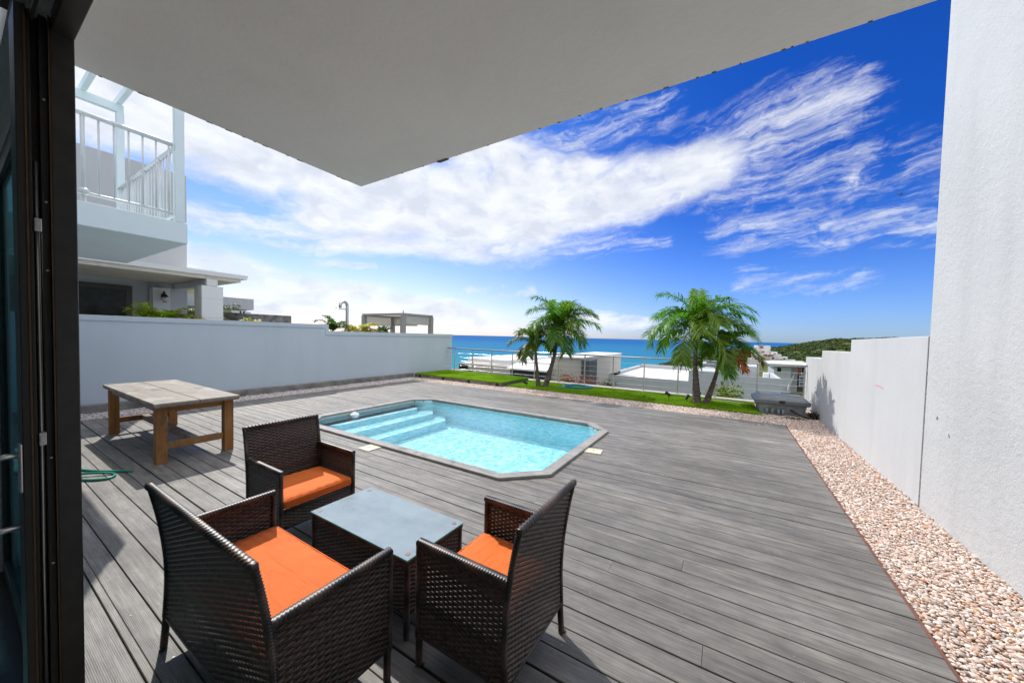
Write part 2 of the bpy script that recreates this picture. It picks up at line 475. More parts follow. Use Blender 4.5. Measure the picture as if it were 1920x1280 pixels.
def table_wood(name, base, grey, weather, along='X', rough=0.6):
    m, t, b = newmat(name)
    oc = t.n('ShaderNodeTexCoord').outputs['Object']
    sc = (1.2, 26, 26) if along == 'X' else ((26, 1.2, 26) if along == 'Y' else (26, 26, 1.2))
    g = t.noise(t.map(oc, sc), 1.0, 6, 0.6, 0.8)
    wv = t.noise(t.map(oc, tuple(x * 0.35 for x in sc)), 1.0, 5, 0.62, 1.2)
    blot = t.noise(oc, 3.2, 6, 0.68)
    c = t.mix(t.ramp(g, 0.3, 0.7), base, tuple(x * 0.62 for x in base))
    c = t.mix(t.math('MULTIPLY', t.ramp(blot, 0.62 - weather * 0.5, 0.75 - weather * 0.35), 0.92), c, t.mix(t.ramp(wv, 0.35, 0.65), grey, tuple(x * 0.68 for x in grey)))
    patch = t.ramp(t.noise(t.map(oc, (2.2, 3.4, 2)), 1.0, 7, 0.7), 0.50, 0.58)
    c = t.mix(t.math('MULTIPLY', patch, 0.55 * weather), c, (0.47, 0.44, 0.39))
    stain = t.ramp(t.noise(t.map(oc, (3, 5, 3), loc=(5, 1, 0)), 1.0, 8, 0.74), 0.56, 0.64)
    c = t.mix(t.math('MULTIPLY', stain, 0.6), c, (0.07, 0.052, 0.04))
    t.L.new(c, b.inputs['Base Color'])
    b.inputs['Roughness'].default_value = rough; b.inputs['Specular IOR Level'].default_value = 0.35
    t.L.new(t.bump(t.math('ADD', g, blot), 0.35, 0.003), b.inputs['Normal'])
    return m


MAT['table_top'] = table_wood('greyed_table_wood', (0.30, 0.22, 0.14), (0.33, 0.29, 0.235), 0.95, 'X')
MAT['table_edge'] = table_wood('stained_table_edge', (0.27, 0.14, 0.06), (0.26, 0.22, 0.18), 0.55, 'X')
MAT['table_leg'] = table_wood('orange_pine', (0.36, 0.15, 0.035), (0.30, 0.19, 0.10), 0.12, 'Z')
MAT['table_rail'] = table_wood('orange_pine_rail', (0.38, 0.16, 0.04), (0.30, 0.19, 0.10), 0.15, 'Y')
MAT['coping_wood'] = table_wood('silvered_coping_wood', (0.37, 0.36, 0.34), (0.31, 0.30, 0.285), 0.5, 'X')
MAT['timber'] = table_wood('old_timber_edging', (0.16, 0.13, 0.10), (0.24, 0.22, 0.19), 0.6, 'X')


def rattan():
    m, t, b = newmat('dark_brown_rattan')
    oc = t.n('ShaderNodeTexCoord').outputs['Object']
    at = t.n('ShaderNodeAttribute', attribute_name='tint').outputs['Color']
    sp = t.n('ShaderNodeSeparateColor'); t.L.new(at, sp.inputs[0])
    n = t.noise(t.map(oc, (40, 40, 40)), 1.0, 3, 0.6)
    n2 = t.noise(oc, 160.0, 2, 0.5)
    f = t.math('ADD', t.math('MULTIPLY', sp.outputs[0], 0.65), t.math('MULTIPLY', n, 0.6))
    c = t.mix(t.ramp(f, 0.35, 0.95), (0.017, 0.0145, 0.013), (0.108, 0.071, 0.052))
    t.L.new(c, b.inputs['Base Color'])
    b.inputs['Roughness'].default_value = 0.41
    b.inputs['Specular IOR Level'].default_value = 0.7
    t.L.new(t.bump(n2, 0.15, 0.001), b.inputs['Normal'])
    return m


MAT['rattan'] = rattan()


def cushion_mat():
    m, t, b = newmat('orange_polyester')
    oc = t.n('ShaderNodeTexCoord').outputs['Object']
    n = t.noise(oc, 5.0, 4, 0.6)
    c = t.mix(t.ramp(n, 0.3, 0.7), (0.80, 0.160, 0.016), (0.86, 0.185, 0.022))
    t.L.new(c, b.inputs['Base Color'])
    b.inputs['Roughness'].default_value = 0.75; b.inputs['Specular IOR Level'].default_value = 0.3
    b.inputs['Sheen Weight'].default_value = 0.12
    wr = t.noise(t.map(oc, (3.0, 11.0, 3.0), (0, 0, R(25))), 1.0, 3, 0.5, 0.6)
    fine = t.noise(oc, 700.0, 2, 0.5)
    h = t.math('ADD', wr, t.math('MULTIPLY', fine, 0.05))
    t.L.new(t.bump(h, 0.8, 0.018), b.inputs['Normal'])
    return m


MAT['cushion'] = cushion_mat()


def glass_top():
    m, t, b = newmat('textured_table_glass')
    oc = t.n('ShaderNodeTexCoord').outputs['Object']
    for x in list(t.N):
        if x.type == 'BSDF_PRINCIPLED': t.N.remove(x)
    out = t.N['Material Output']
    vor = t.n('ShaderNodeTexVoronoi'); vor.inputs['Scale'].default_value = 110; t.L.new(oc, vor.inputs['Vector'])
    bm = t.bump(vor.outputs[0], 0.35, 0.003)
    gl = t.n('ShaderNodeBsdfGlossy'); gl.inputs['Roughness'].default_value = 0.14; t.L.new(bm, gl.inputs['Normal'])
    gl.inputs['Color'].default_value = (0.92, 0.97, 0.98, 1)
    tr = t.n('ShaderNodeBsdfTransparent'); tr.inputs['Color'].default_value = (0.78, 0.88, 0.87, 1)
    df = t.n('ShaderNodeBsdfDiffuse'); df.inputs['Color'].default_value = (0.62, 0.73, 0.72, 1)
    smear = t.ramp(t.noise(t.map(oc, (4, 7, 1)), 1.0, 5, 0.62), 0.30, 0.75, 0.40, 0.58)
    m1 = t.n('ShaderNodeMixShader'); t.L.new(smear, m1.inputs[0]); t.L.new(tr.outputs[0], m1.inputs[1]); t.L.new(df.outputs[0], m1.inputs[2])
    fr = t.n('ShaderNodeFresnel'); fr.inputs['IOR'].default_value = 1.75; t.L.new(bm, fr.inputs['Normal'])
    m2 = t.n('ShaderNodeMixShader'); t.L.new(t.math('MULTIPLY', fr.outputs[0], 1.5, clamp=True), m2.inputs[0]); t.L.new(m1.outputs[0], m2.inputs[1]); t.L.new(gl.outputs[0], m2.inputs[2])
    t.L.new(m2.outputs[0], out.inputs[0])
    return m


def glass_rim():
    m, t, b = newmat('green_glass_rim')
    b.inputs['Base Color'].default_value = (0.08, 0.62, 0.52, 1); b.inputs['Roughness'].default_value = 0.12
    return m


def clear_glass(name, tint, spec=1.45, boost=1.0):
    m, t, b = newmat(name)
    t.N.remove(b); out = t.N['Material Output']
    gl = t.n('ShaderNodeBsdfGlossy'); gl.inputs['Roughness'].default_value = 0.02
    tr = t.n('ShaderNodeBsdfTransparent'); tr.inputs['Color'].default_value = (*tint, 1)
    fr = t.n('ShaderNodeFresnel'); fr.inputs['IOR'].default_value = spec
    m2 = t.n('ShaderNodeMixShader'); t.L.new(t.math('MULTIPLY', fr.outputs[0], boost, clamp=True), m2.inputs[0]); t.L.new(tr.outputs[0], m2.inputs[1]); t.L.new(gl.outputs[0], m2.inputs[2])
    t.L.new(m2.outputs[0], out.inputs[0])
    return m


MAT['glass_top'] = glass_top()
MAT['glass_rim'] = glass_rim()
MAT['door_glass'] = clear_glass('blue_tinted_door_glass', (0.30, 0.62, 0.68), 1.5, 0.45)


def pool_water():
    m, t, b = newmat('pool_water')
    t.N.remove(b); out = t.N['Material Output']
    oc = t.n('ShaderNodeTexCoord').outputs['Object']
    n1 = t.noise(oc, 5.0, 4, 0.6, 0.5); n2 = t.noise(oc, 17.0, 3, 0.55, 0.4)
    bm = t.bump(t.math('ADD', n1, t.math('MULTIPLY', n2, 0.35)), 0.32, 0.05)
    gl = t.n('ShaderNodeBsdfGlossy'); gl.inputs['Roughness'].default_value = 0.03; t.L.new(bm, gl.inputs['Normal'])
    # caustic light painted as a ripple pattern into the transmission colour
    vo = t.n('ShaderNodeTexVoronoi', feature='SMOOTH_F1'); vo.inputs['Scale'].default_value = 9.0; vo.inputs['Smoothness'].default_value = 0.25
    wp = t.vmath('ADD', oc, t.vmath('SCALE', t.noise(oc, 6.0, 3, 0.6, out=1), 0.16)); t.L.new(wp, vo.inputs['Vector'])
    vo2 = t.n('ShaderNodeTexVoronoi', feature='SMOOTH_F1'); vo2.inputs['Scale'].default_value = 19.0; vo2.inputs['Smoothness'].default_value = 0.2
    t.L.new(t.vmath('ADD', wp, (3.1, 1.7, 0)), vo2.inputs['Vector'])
    caustic_mask = t.math('ADD', t.ramp(vo.outputs[0], 0.25, 0.75, 0, 0.5, smooth=True), t.ramp(vo2.outputs[0], 0.2, 0.7, 0, 0.5, smooth=True))
    tc_ = t.mix(caustic_mask, (0.40, 0.76, 0.87), (1.0, 1.0, 1.0))
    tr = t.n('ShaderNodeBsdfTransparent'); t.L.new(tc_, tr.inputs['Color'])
    fr = t.n('ShaderNodeFresnel'); fr.inputs['IOR'].default_value = 1.33; t.L.new(bm, fr.inputs['Normal'])
    m2 = t.n('ShaderNodeMixShader'); t.L.new(fr.outputs[0], m2.inputs[0]); t.L.new(tr.outputs[0], m2.inputs[1]); t.L.new(gl.outputs[0], m2.inputs[2])
    t.L.new(m2.outputs[0], out.inputs[0])
    return m


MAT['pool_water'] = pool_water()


def pool_shell():
    m, t, b = newmat('pale_aqua_pool_shell')
    oc = t.n('ShaderNodeTexCoord').outputs['Object']
    z = t.n('ShaderNodeSeparateXYZ'); t.L.new(oc, z.inputs[0])
    n = t.noise(oc, 2.2, 4, 0.6)
    c = t.mix(t.ramp(n, 0.3, 0.7), (0.51, 0.77, 0.83), (0.58, 0.82, 0.87))
    t.L.new(c, b.inputs['Base Color']); b.inputs['Roughness'].default_value = 0.4
    return m


MAT['pool_shell'] = pool_shell()
MAT['pool_step'] = plain('aqua_pool_step', (0.48, 0.76, 0.83), 0.45, var=0.05)
MAT['pool_band'] = plain('pool_waterline_band', (0.76, 0.85, 0.80), 0.4, var=0.06)
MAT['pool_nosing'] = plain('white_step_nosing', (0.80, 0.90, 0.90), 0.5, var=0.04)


def tinted(name, rough=0.8, var=0.25, scale=30, spec=0.3, trans=0.0):
    """base colour from the per-vertex tint of the pieces themselves"""
    m, t, b = newmat(name)
    oc = t.n('ShaderNodeTexCoord').outputs['Object']
    at = t.n('ShaderNodeAttribute', attribute_name='tint').outputs['Color']
    f = t.ramp(t.noise(oc, scale, 3, 0.6), 0.3, 0.7, 1 - var, 1 + var)
    nd = t.n('ShaderNodeVectorMath', operation='SCALE'); t.L.new(at, nd.inputs[0]); t.L.new(f, nd.inputs['Scale'])
    t.L.new(nd.outputs[0], b.inputs['Base Color'])
    b.inputs['Roughness'].default_value = rough; b.inputs['Specular IOR Level'].default_value = spec
    if trans:
        out = t.N['Material Output']
        tl = t.n('ShaderNodeBsdfTranslucent')
        tcol = t.mix(1.0, nd.outputs[0], (1.15, 1.4, 0.6), 'MULTIPLY'); t.L.new(tcol, tl.inputs['Color'])
        mx = t.n('ShaderNodeMixShader'); mx.inputs[0].default_value = trans
        t.L.new(b.outputs[0], mx.inputs[1]); t.L.new(tl.outputs[0], mx.inputs[2]); t.L.new(mx.outputs[0], out.inputs[0])
    return m


MAT['pebble'] = tinted('mixed_pebbles', 0.75, 0.22, 60)
MAT['leaf'] = tinted('palm_leaf', 0.42, 0.25, 8, 0.4, 0.44)
MAT['scrub'] = tinted('scrub_leaf', 0.75, 0.3, 0.4, 0.25, 0.15)
MAT['grass_blade'] = tinted('artificial_grass', 0.6, 0.25, 1.5, 0.2, 0.2)
def bark():
    m, t, b = newmat('ringed_palm_bark')
    oc = t.n('ShaderNodeTexCoord').outputs['Object']
    n = t.noise(oc, 9.0, 5, 0.65); rg = t.noise(t.map(oc, (3, 3, 34)), 1.0, 4, 0.6)
    c = t.mix(t.ramp(rg, 0.40, 0.60), (0.085, 0.064, 0.048), (0.185, 0.148, 0.115))
    c = t.mix(t.math('MULTIPLY', t.ramp(n, 0.42, 0.66), 0.5), c, (0.24, 0.21, 0.17))
    t.L.new(c, b.inputs['Base Color']); b.inputs['Roughness'].default_value = 0.9; b.inputs['Specular IOR Level'].default_value = 0.2
    t.L.new(t.bump(t.math('ADD', rg, t.math('MULTIPLY', n, 0.5)), 0.8, 0.02), b.inputs['Normal'])
    return m


MAT['trunk'] = bark()
MAT['shaft'] = plain('green_crownshaft', (0.16, 0.24, 0.05), 0.5, var=0.25, scale=5)
MAT['turf_base'] = plain('turf_backing', (0.14, 0.24, 0.012), 0.9, var=0.3, scale=3)
MAT['gravel_bed'] = plain('sandy_gravel_bed', (0.24, 0.18, 0.14), 0.95, var=0.35, scale=25, bump=0.6, bscale=60)
MAT['void'] = plain('dark_soil_below', (0.03, 0.026, 0.022), 0.95)


def sea_mat():
    m, t, b = newmat('sea_water')
    oc = t.n('ShaderNodeTexCoord').outputs['Object']
    d = t.vmath('LENGTH', oc, out=1)
    big = t.noise(t.map(oc, (0.004, 0.0012, 1), (0, 0, R(30))), 1.0, 5, 0.6)
    dd = t.math('ADD', d, t.ramp(big, 0.3, 0.7, -120, 120))
    c = t.mix(t.ramp(dd, 220, 900, smooth=True), (0.026, 0.215, 0.265), (0.022, 0.150, 0.290))
    c = t.mix(t.ramp(dd, 900, 3500, smooth=True), c, (0.015, 0.100, 0.275))
    t.L.new(c, b.inputs['Base Color']); b.inputs['Roughness'].default_value = 0.35
    b.inputs['Specular IOR Level'].default_value = 0.0
    bm = t.bump(t.noise(t.map(oc, (0.25, 0.5, 1)), 1.0, 6, 0.65), 0.9, 0.6); t.L.new(bm, b.inputs['Normal'])
    gl = t.n('ShaderNodeBsdfGlossy'); gl.inputs['Roughness'].default_value = 0.3; t.L.new(bm, gl.inputs['Normal'])
    mx = t.n('ShaderNodeMixShader'); mx.inputs[0].default_value = 0.045
    t.L.new(b.outputs[0], mx.inputs[1]); t.L.new(gl.outputs[0], mx.inputs[2]); t.L.new(mx.outputs[0], t.N['Material Output'].inputs[0])
    return m


MAT['sea'] = sea_mat()


def hill_mat():
    m, t, b = newmat('dry_grass_and_scrub_ground')
    oc = t.n('ShaderNodeTexCoord').outputs['Object']
    n = t.noise(oc, 0.03, 8, 0.65); n2 = t.noise(oc, 0.25, 5, 0.6)
    c = t.mix(t.ramp(n, 0.4, 0.6), (0.055, 0.085, 0.018), (0.16, 0.14, 0.06))
    c = t.mix(t.math('MULTIPLY', t.ramp(n2, 0.4, 0.65), 0.5), c, (0.03, 0.055, 0.012))
    sz = t.n('ShaderNodeSeparateXYZ'); t.L.new(oc, sz.inputs[0])
    c = t.mix(t.ramp(sz.outputs[2], -29.5, -33.5), c, (0.20, 0.16, 0.11))
    t.L.new(c, b.inputs['Base Color']); b.inputs['Roughness'].default_value = 0.95; b.inputs['Specular IOR Level'].default_value = 0.1
    return m


MAT['hill'] = hill_mat()


# ------------------------------------------------------------------ ground, terrain, sea
def structure(o): return tag(o, kind='structure')


mb = MB(); a = np.arange(96) * 2 * PI / 96
mb.add([(70000 * math.cos(t), 70000 * math.sin(t), -35.0) for t in a], [tuple(range(96))])
structure(mb.build('sea', MAT['sea']))

RIDGE = [(-16, -60), (-12.5, -45), (-10.7, -31), (-7.7, -25), (-5.6, -19.2), (-2.2, -13.3), (2.2, -7.3), (5.7, -3.9), (7.3, -1.6), (8.8, 1.2), (10.8, 4.4), (12.4, 4.9), (20, 9), (35, 12), (70, 8)]


def hnoise(x, y):
    return (math.sin(x * 0.031 + 1.3) * math.cos(y * 0.027 + 0.4) + 0.6 * math.sin(x * 0.083 + y * 0.05) + 0.4 * math.cos(x * 0.17 - y * 0.13)) * 0.5


def terrain_z(azd, r):
    ridge = np.interp(azd, [p[0] for p in RIDGE], [p[1] for p in RIDGE])
    k = min(max((azd + 14) / 17, 0), 1); k = k * k * (3 - 2 * k)
    base = -4.2 - (0.24 * (1 - k) + 0.034 * k) * (r - 12)
    t = min(max((r - 190) / 230, 0), 1); t = t * t * (3 - 2 * t)
    if r < 420: z = base * (1 - t) + ridge * t
    else:
        q = min((r - 420) / 260, 1); z = ridge * (1 - q * q) - 60 * q * q
    x, y = r * math.sin(R(azd)), r * math.cos(R(azd))
    return max(z + hnoise(x, y) * min(r / 260, 1) * 0.9 * k, -48)


azs = np.linspace(-75, 75, 151); rs = np.concatenate([np.linspace(12.5, 60, 12), np.linspace(68, 240, 24), np.linspace(248, 700, 60)])
V = [(r * math.sin(R(a_)), r * math.cos(R(a_)), terrain_z(a_, r)) for r in rs for a_ in azs]
n = len(azs); F = [(i * n + j, i * n + j + 1, (i + 1) * n + j + 1, (i + 1) * n + j) for i in range(len(rs) - 1) for j in range(n - 1)]
structure(MB().add(V, F).build('hills', MAT['hill'], smooth=True))

# leafy scrub over the headland
V = []; C = []
cnt = 0
while cnt < 3000:
    a_ = rnd.uniform(-9.5, 16); r = rnd.uniform(205, 440) if rnd.random() < 0.85 else rnd.uniform(120, 205)
    z = terrain_z(a_, r)
    if z < -27: continue
    x, y = r * math.sin(R(a_)), r * math.cos(R(a_))
    if hnoise(x * 1.7 + 90, y * 1.7) < -0.45: continue
    if r < 275 and 2.0 < a_ < 8.5: continue
    cnt += 1
    s = rnd.uniform(1.2, 2.9) * (0.5 if r < 205 else 1)
    g = rnd.random(); base = np.array((0.028 + 0.03 * g, 0.052 + 0.035 * g, 0.010 + 0.006 * g)) * rnd.uniform(0.75, 1.35)
    m_ = 34
    d = rng.normal(size=(m_, 3)); d /= np.linalg.norm(d, axis=1)[:, None]; d[:, 2] = np.abs(d[:, 2]) * 0.8 + 0.05
    c0 = np.array((x, y, z)) + d * s * rng.uniform(0.55, 1.0, (m_, 1)) * np.array((1.15, 1.15, 0.9))
    t1 = np.cross(d, rng.normal(size=(m_, 3))); t1 /= np.linalg.norm(t1, axis=1)[:, None]; t2 = np.cross(d, t1) + d * rng.uniform(-0.5, 0.5, (m_, 1))
    q = s * rng.uniform(0.16, 0.36, (m_, 1))
    V.append(np.stack([c0 - t1 * q, c0 + t2 * q * 0.8, c0 + t1 * q, c0 - t2 * q * 0.8], 1).reshape(-1, 3))
    C.append(np.repeat(base * rng.uniform(0.7, 1.4, (m_, 1)), 4, 0))
V = np.concatenate(V); C = np.concatenate(C)
tag(MB().add(V, np.arange(len(V)).reshape(-1, 4), C).build('scrub', MAT['scrub']), 'dense green scrub covering the headland beyond the white villas', 'scrub', kind='stuff')

# ------------------------------------------------------------------ the yard: deck, gravel, turf
PX0, PX1, PY0, PY1, PCH = -6.5, -1.67, 3.2, 6.35, 0.43     # outside of the pool coping


def octagon(ins):
    x0, x1, y0, y1 = PX0 + ins, PX1 - ins, PY0 + ins, PY1 - ins
    c = PCH - ins * 0.586
    return [(x0 + c, y0), (x1 - c, y0), (x1, y0 + c), (x1, y1 - c), (x1 - c, y1), (x0 + c, y1), (x0, y1 - c), (x0, y0 + c)]


def pool_cut(y):
    ins = 0.075
    x0, x1, y0, y1 = PX0 + ins, PX1 - ins, PY0 + ins, PY1 - ins
    if y <= y0 or y >= y1: return None
    c = PCH - ins * 0.586
    d = max(0, c - (y - y0), c - (y1 - y))
    return x0 + d, x1 - d


DX0, DX1, DY1 = -9.25, 1.005, 8.56
mb = MB()


def board(y0, y1, xa, xb, z=0.0, warm=0.5, bright=None):
    x = xa
    first = True
    row = (rnd.random() if bright is None else bright, rnd.random(), rnd.random())
    while x < xb - 0.02:
        L = rnd.uniform(5.0, 7.5) if not first else rnd.uniform(2.0, 7.5)
        first = False
        e = min(x + L, xb)
        if xb - e < 0.5: e = xb
        c = (row[0] * 0.8 + 0.2 * rnd.random(), row[1] + 0.1 * rnd.random(), row[2])
        zz = z + rnd.uniform(-0.0015, 0.0015); h = 0.0025
        g = 0.0012
        v = [(x + g, y0, zz - 0.028), (e - g, y0, zz - 0.028), (e - g, y1, zz - 0.028), (x + g, y1, zz - 0.028),
             (x + g, y0, zz - h), (e - g, y0, zz - h), (e - g, y1, zz - h), (x + g, y1, zz - h),
             (x + g, y0 + h, zz), (e - g, y0 + h, zz), (e - g, y1 - h, zz), (x + g, y1 - h, zz)]
        f = [(0, 1, 5, 4), (2, 3, 7, 6), (1, 2, 6, 5), (3, 0, 4, 7), (4, 5, 9, 8), (5, 6, 10, 9), (6, 7, 11, 10), (7, 4, 8, 11), (8, 9, 10, 11)]
        mb.add(v, f, c)
        x = e


board(0.252, 0.459, DX0, 1.69, -0.003, bright=0.85)
board(0.463, 0.493, DX0, 1.0, 0.006, bright=1.6)
y = 0.497
ys = [0.497, 0.605]
while ys[-1] < DY1 - 0.1: ys.append(ys[-1] + 0.1475)
for i in range(len(ys) - 1):
    gap = rnd.choice((0.005, 0.006, 0.006, 0.007, 0.007, 0.010))
    if i in (4, 6): gap = 0.013
    y0, y1 = ys[i], ys[i + 1] - gap
    cut = pool_cut((y0 + y1) / 2)
    if cut is None: board(y0, y1, DX0 + rnd.uniform(-.01, .01), DX1)
    else:
        board(y0, y1, DX0 + rnd.uniform(-.01, .01), cut[0]); board(y0, y1, cut[1], DX1)
for i in range(len(ys) - 1):
    if ys[i] > 5.4: break
    cut = pool_cut((ys[i] + ys[i + 1]) / 2)
    for xj in np.arange(-9.0, 0.95, 0.52):
        if cut and cut[0] - 0.1 < xj < cut[1] + 0.1: continue
        for yy in (ys[i] + 0.03, ys[i + 1] - 0.037):
            xx = xj + rnd.uniform(-0.012, 0.012); a = np.arange(8) * PI / 4
            mb.add([(xx + 0.0042 * math.cos(t), yy + 0.0042 * math.sin(t), 0.0022) for t in a], [tuple(range(8))], None, 1)
structure(mb.build('deck', [MAT['deck'], MAT['screw']]))

# bedding under the deck and round the basin
mb = MB()
mb.box(-10.1, 1.72, 0.05, PY0 + 0.05, -0.45, -0.055); mb.box(-10.1, 1.72, PY1 - 0.05, 11.0, -0.45, -0.055)
mb.box(-10.1, PX0 + 0.05, PY0 + 0.05, PY1 - 0.05, -0.45, -0.055); mb.box(PX1 - 0.05, 1.72, PY0 + 0.05, PY1 - 0.05, -0.45, -0.055)
structure(mb.build('ground', MAT['void']))
mb = MB()
mb.box(-9.95, -9.26, 0.25, 9.25, -0.0545, -0.026); mb.box(-9.26, 1.03, 8.57, 9.45, -0.0545, -0.026); mb.box(1.03, 1.70, 0.26, 11.0, -0.0545, -0.026)
mb.box(0.5, 1.03, 9.45, 11.0, -0.0545, -0.026)
structure(mb.build('gravel_bed', MAT['gravel_bed']))


def icosphere(sub):
    t = (1 + 5 ** .5) / 2
    v = [(-1, t, 0), (1, t, 0), (-1, -t, 0), (1, -t, 0), (0, -1, t), (0, 1, t), (0, -1, -t), (0, 1, -t), (t, 0, -1), (t, 0, 1), (-t, 0, -1), (-t, 0, 1)]
    f = [(0, 11, 5), (0, 5, 1), (0, 1, 7), (0, 7, 10), (0, 10, 11), (1, 5, 9), (5, 11, 4), (11, 10, 2), (10, 7, 6), (7, 1, 8), (3, 9, 4), (3, 4, 2), (3, 2, 6), (3, 6, 8), (3, 8, 9), (4, 9, 5), (2, 4, 11), (6, 2, 10), (8, 6, 7), (9, 8, 1)]
    v = [np.array(p) / np.linalg.norm(p) for p in v]
    for _ in range(sub):
        nf = []; cache = {}
        def mid(i, j):
            k = (min(i, j), max(i, j))
            if k not in cache:
                p = v[i] + v[j]; v.append(p / np.linalg.norm(p)); cache[k] = len(v) - 1
            return cache[k]
        for a_, b_, c_ in f:
            ab, bc, ca = mid(a_, b_), mid(b_, c_), mid(c_, a_)
            nf += [(a_, ab, ca), (b_, bc, ab), (c_, ca, bc), (ab, bc, ca)]
        f = nf
    return np.array(v), np.array(f)


PAL = np.array([(0.66, 0.60, 0.55), (0.60, 0.50, 0.43), (0.56, 0.43, 0.35), (0.70, 0.66, 0.62), (0.50, 0.36, 0.26), (0.44, 0.40, 0.36), (0.58, 0.46, 0.40), (0.48, 0.27, 0.13), (0.30, 0.27, 0.24)])
PW = np.array([.22, .17, .14, .16, .09, .07, .10, .02, .03]); PW = PW / PW.sum()


def pebbles(mb, x0, x1, y0, y1, pitch, rad, sub, z=-0.024, grey=0.0):
    nx, ny = int((x1 - x0) / pitch), int((y1 - y0) / pitch)
    gx, gy = np.meshgrid(np.arange(nx), np.arange(ny))
    p = np.stack([x0 + (gx.ravel() + .5 + rng.uniform(-.45, .45, nx * ny)) * pitch, y0 + (gy.ravel() + .5 + rng.uniform(-.45, .45, nx * ny)) * pitch], 1)
    N_ = len(p)
    v, f = icosphere(sub)
    sc = rad * rng.lognormal(0, 0.25, (N_, 1)) * np.stack([rng.uniform(.85, 1.5, N_), rng.uniform(.7, 1.1, N_), rng.uniform(.5, .85, N_)], 1)
    th = rng.uniform(0, 2 * PI, N_); ti = rng.normal(0, .35, N_)
    vv = v[None] * sc[:, None] * (1 + rng.normal(0, .08, (N_, len(v), 1)))
    y_, z_ = vv[..., 1] * np.cos(ti)[:, None] - vv[..., 2] * np.sin(ti)[:, None], vv[..., 1] * np.sin(ti)[:, None] + vv[..., 2] * np.cos(ti)[:, None]
    x_ = vv[..., 0]
    X = x_ * np.cos(th)[:, None] - y_ * np.sin(th)[:, None] + p[:, :1]; Y = x_ * np.sin(th)[:, None] + y_ * np.cos(th)[:, None] + p[:, 1:]
    Z = z_ + z + rng.uniform(0.0, 0.018, (N_, 1))
    c = PAL[rng.choice(len(PAL), N_, p=PW)] * rng.uniform(.85, 1.15, (N_, 1)) * np.array((1.09, 1.02, 0.985))
    c = c * (1 - grey) + grey * c.mean(1, keepdims=True) * np.array((0.95, 0.94, 0.93))
    mb.add(np.stack([X, Y, Z], -1).reshape(-1, 3), (f[None] + (np.arange(N_) * len(v))[:, None, None]).reshape(-1, 3), np.repeat(c, len(v), 0))


mb = MB()
pebbles(mb, 1.035, 1.70, 2.2, 5.0, 0.0145, 0.0092, 1)
pebbles(mb, 1.035, 1.70, 5.0, 9.6, 0.0175, 0.0112, 0)
pebbles(mb, -9.26, 1.035, 8.575, 9.46, 0.023, 0.0145, 0, grey=0.12)
pebbles(mb, 0.5, 1.70, 9.46, 11.0, 0.03, 0.019, 0, grey=0.2)
pebbles(mb, -9.93, -9.26, 0.8, 9.2, 0.027, 0.0175, 0, grey=0.6)
tag(mb.build('gravel', MAT['pebble'], smooth=True), 'loose pinkish white pebbles filling the strips between deck and walls', 'gravel', kind='stuff')
mb = MB(); mb.box(1.0085, 1.028, 0.5, 8.56, -0.05, -0.009)
tag(mb.build('edge_board', MAT['edge_board'], base=True), 'thin red-brown board edging the deck against the pebble strip', 'edging')

# turf: a low lawn and a raised platform
mb = MB(); mb.prism([(-5.99, 9.42), (0.72, 9.46), (0.55, 11.02), (-5.99, 11.02)], -0.05, 0.012)
structure(mb.build('lawn', MAT['turf_base']))
plat = thing('turf_platform', 'raised rectangular turf platform with dark timber edge in the corner by the white wall', 'platform', (-7.8, 10.1, 0))
mb = MB(); mb.box(-9.92, -6.02, 9.24, 11.02, 0.10, 0.128); mb.build('turf_top', MAT['turf_base'], plat)
mb = MB(); mb.box(-9.92, -6.05, 9.26, 9.31, -0.05, 0.098); mb.box(-6.10, -6.05, 9.31, 11.02, -0.05, 0.098); mb.build('timber_side', MAT['timber'], plat)
for xx in np.arange(-9.7, -6.0, 1.15): MB().box(xx, xx + 0.09, 9.225, 9.258, -0.05, 0.095).build('timber_peg', MAT['black_plastic'], plat)


def blades(mb, poly, z, n_, h):
    xs = [p[0] for p in poly]; ys_ = [p[1] for p in poly]
    x = rng.uniform(min(xs), max(xs), n_); y = rng.uniform(min(ys_), max(ys_), n_)
    ang = rng.uniform(0, 2 * PI, n_); le = rng.normal(0, .55, (n_, 2)) * h; hh = h * rng.uniform(.5, 1.1, n_); wd = 0.006
    dx, dy = np.cos(ang) * wd, np.sin(ang) * wd
    V = np.stack([np.stack([x - dx, y - dy, np.full(n_, z)], 1), np.stack([x + dx, y + dy, np.full(n_, z)], 1), np.stack([x + le[:, 0], y + le[:, 1], z + hh], 1)], 1)
    pat = 0.5 + 0.5 * np.sin(x * 1.7 + 2 * np.sin(y * 2.1)) * np.cos(y * 2.7 + x)
    c = np.stack([0.21 + 0.10 * pat, 0.38 + 0.10 * pat, 0.008 + 0.006 * pat], 1) * rng.uniform(.7, 1.25, (n_, 1))
    mb.add(V.reshape(-1, 3), np.arange(n_ * 3).reshape(-1, 3), np.repeat(c, 3, 0))


mb = MB(); blades(mb, [(-5.98, 9.43), (0.62, 11.0)], 0.012, 150000, 0.035); blades(mb, [(-9.9, 9.25), (-6.03, 11.0)], 0.128, 90000, 0.03)
tag(mb.build('turf', MAT['grass_blade']), 'bright green artificial grass pile of the lawn strip', 'grass', kind='stuff')

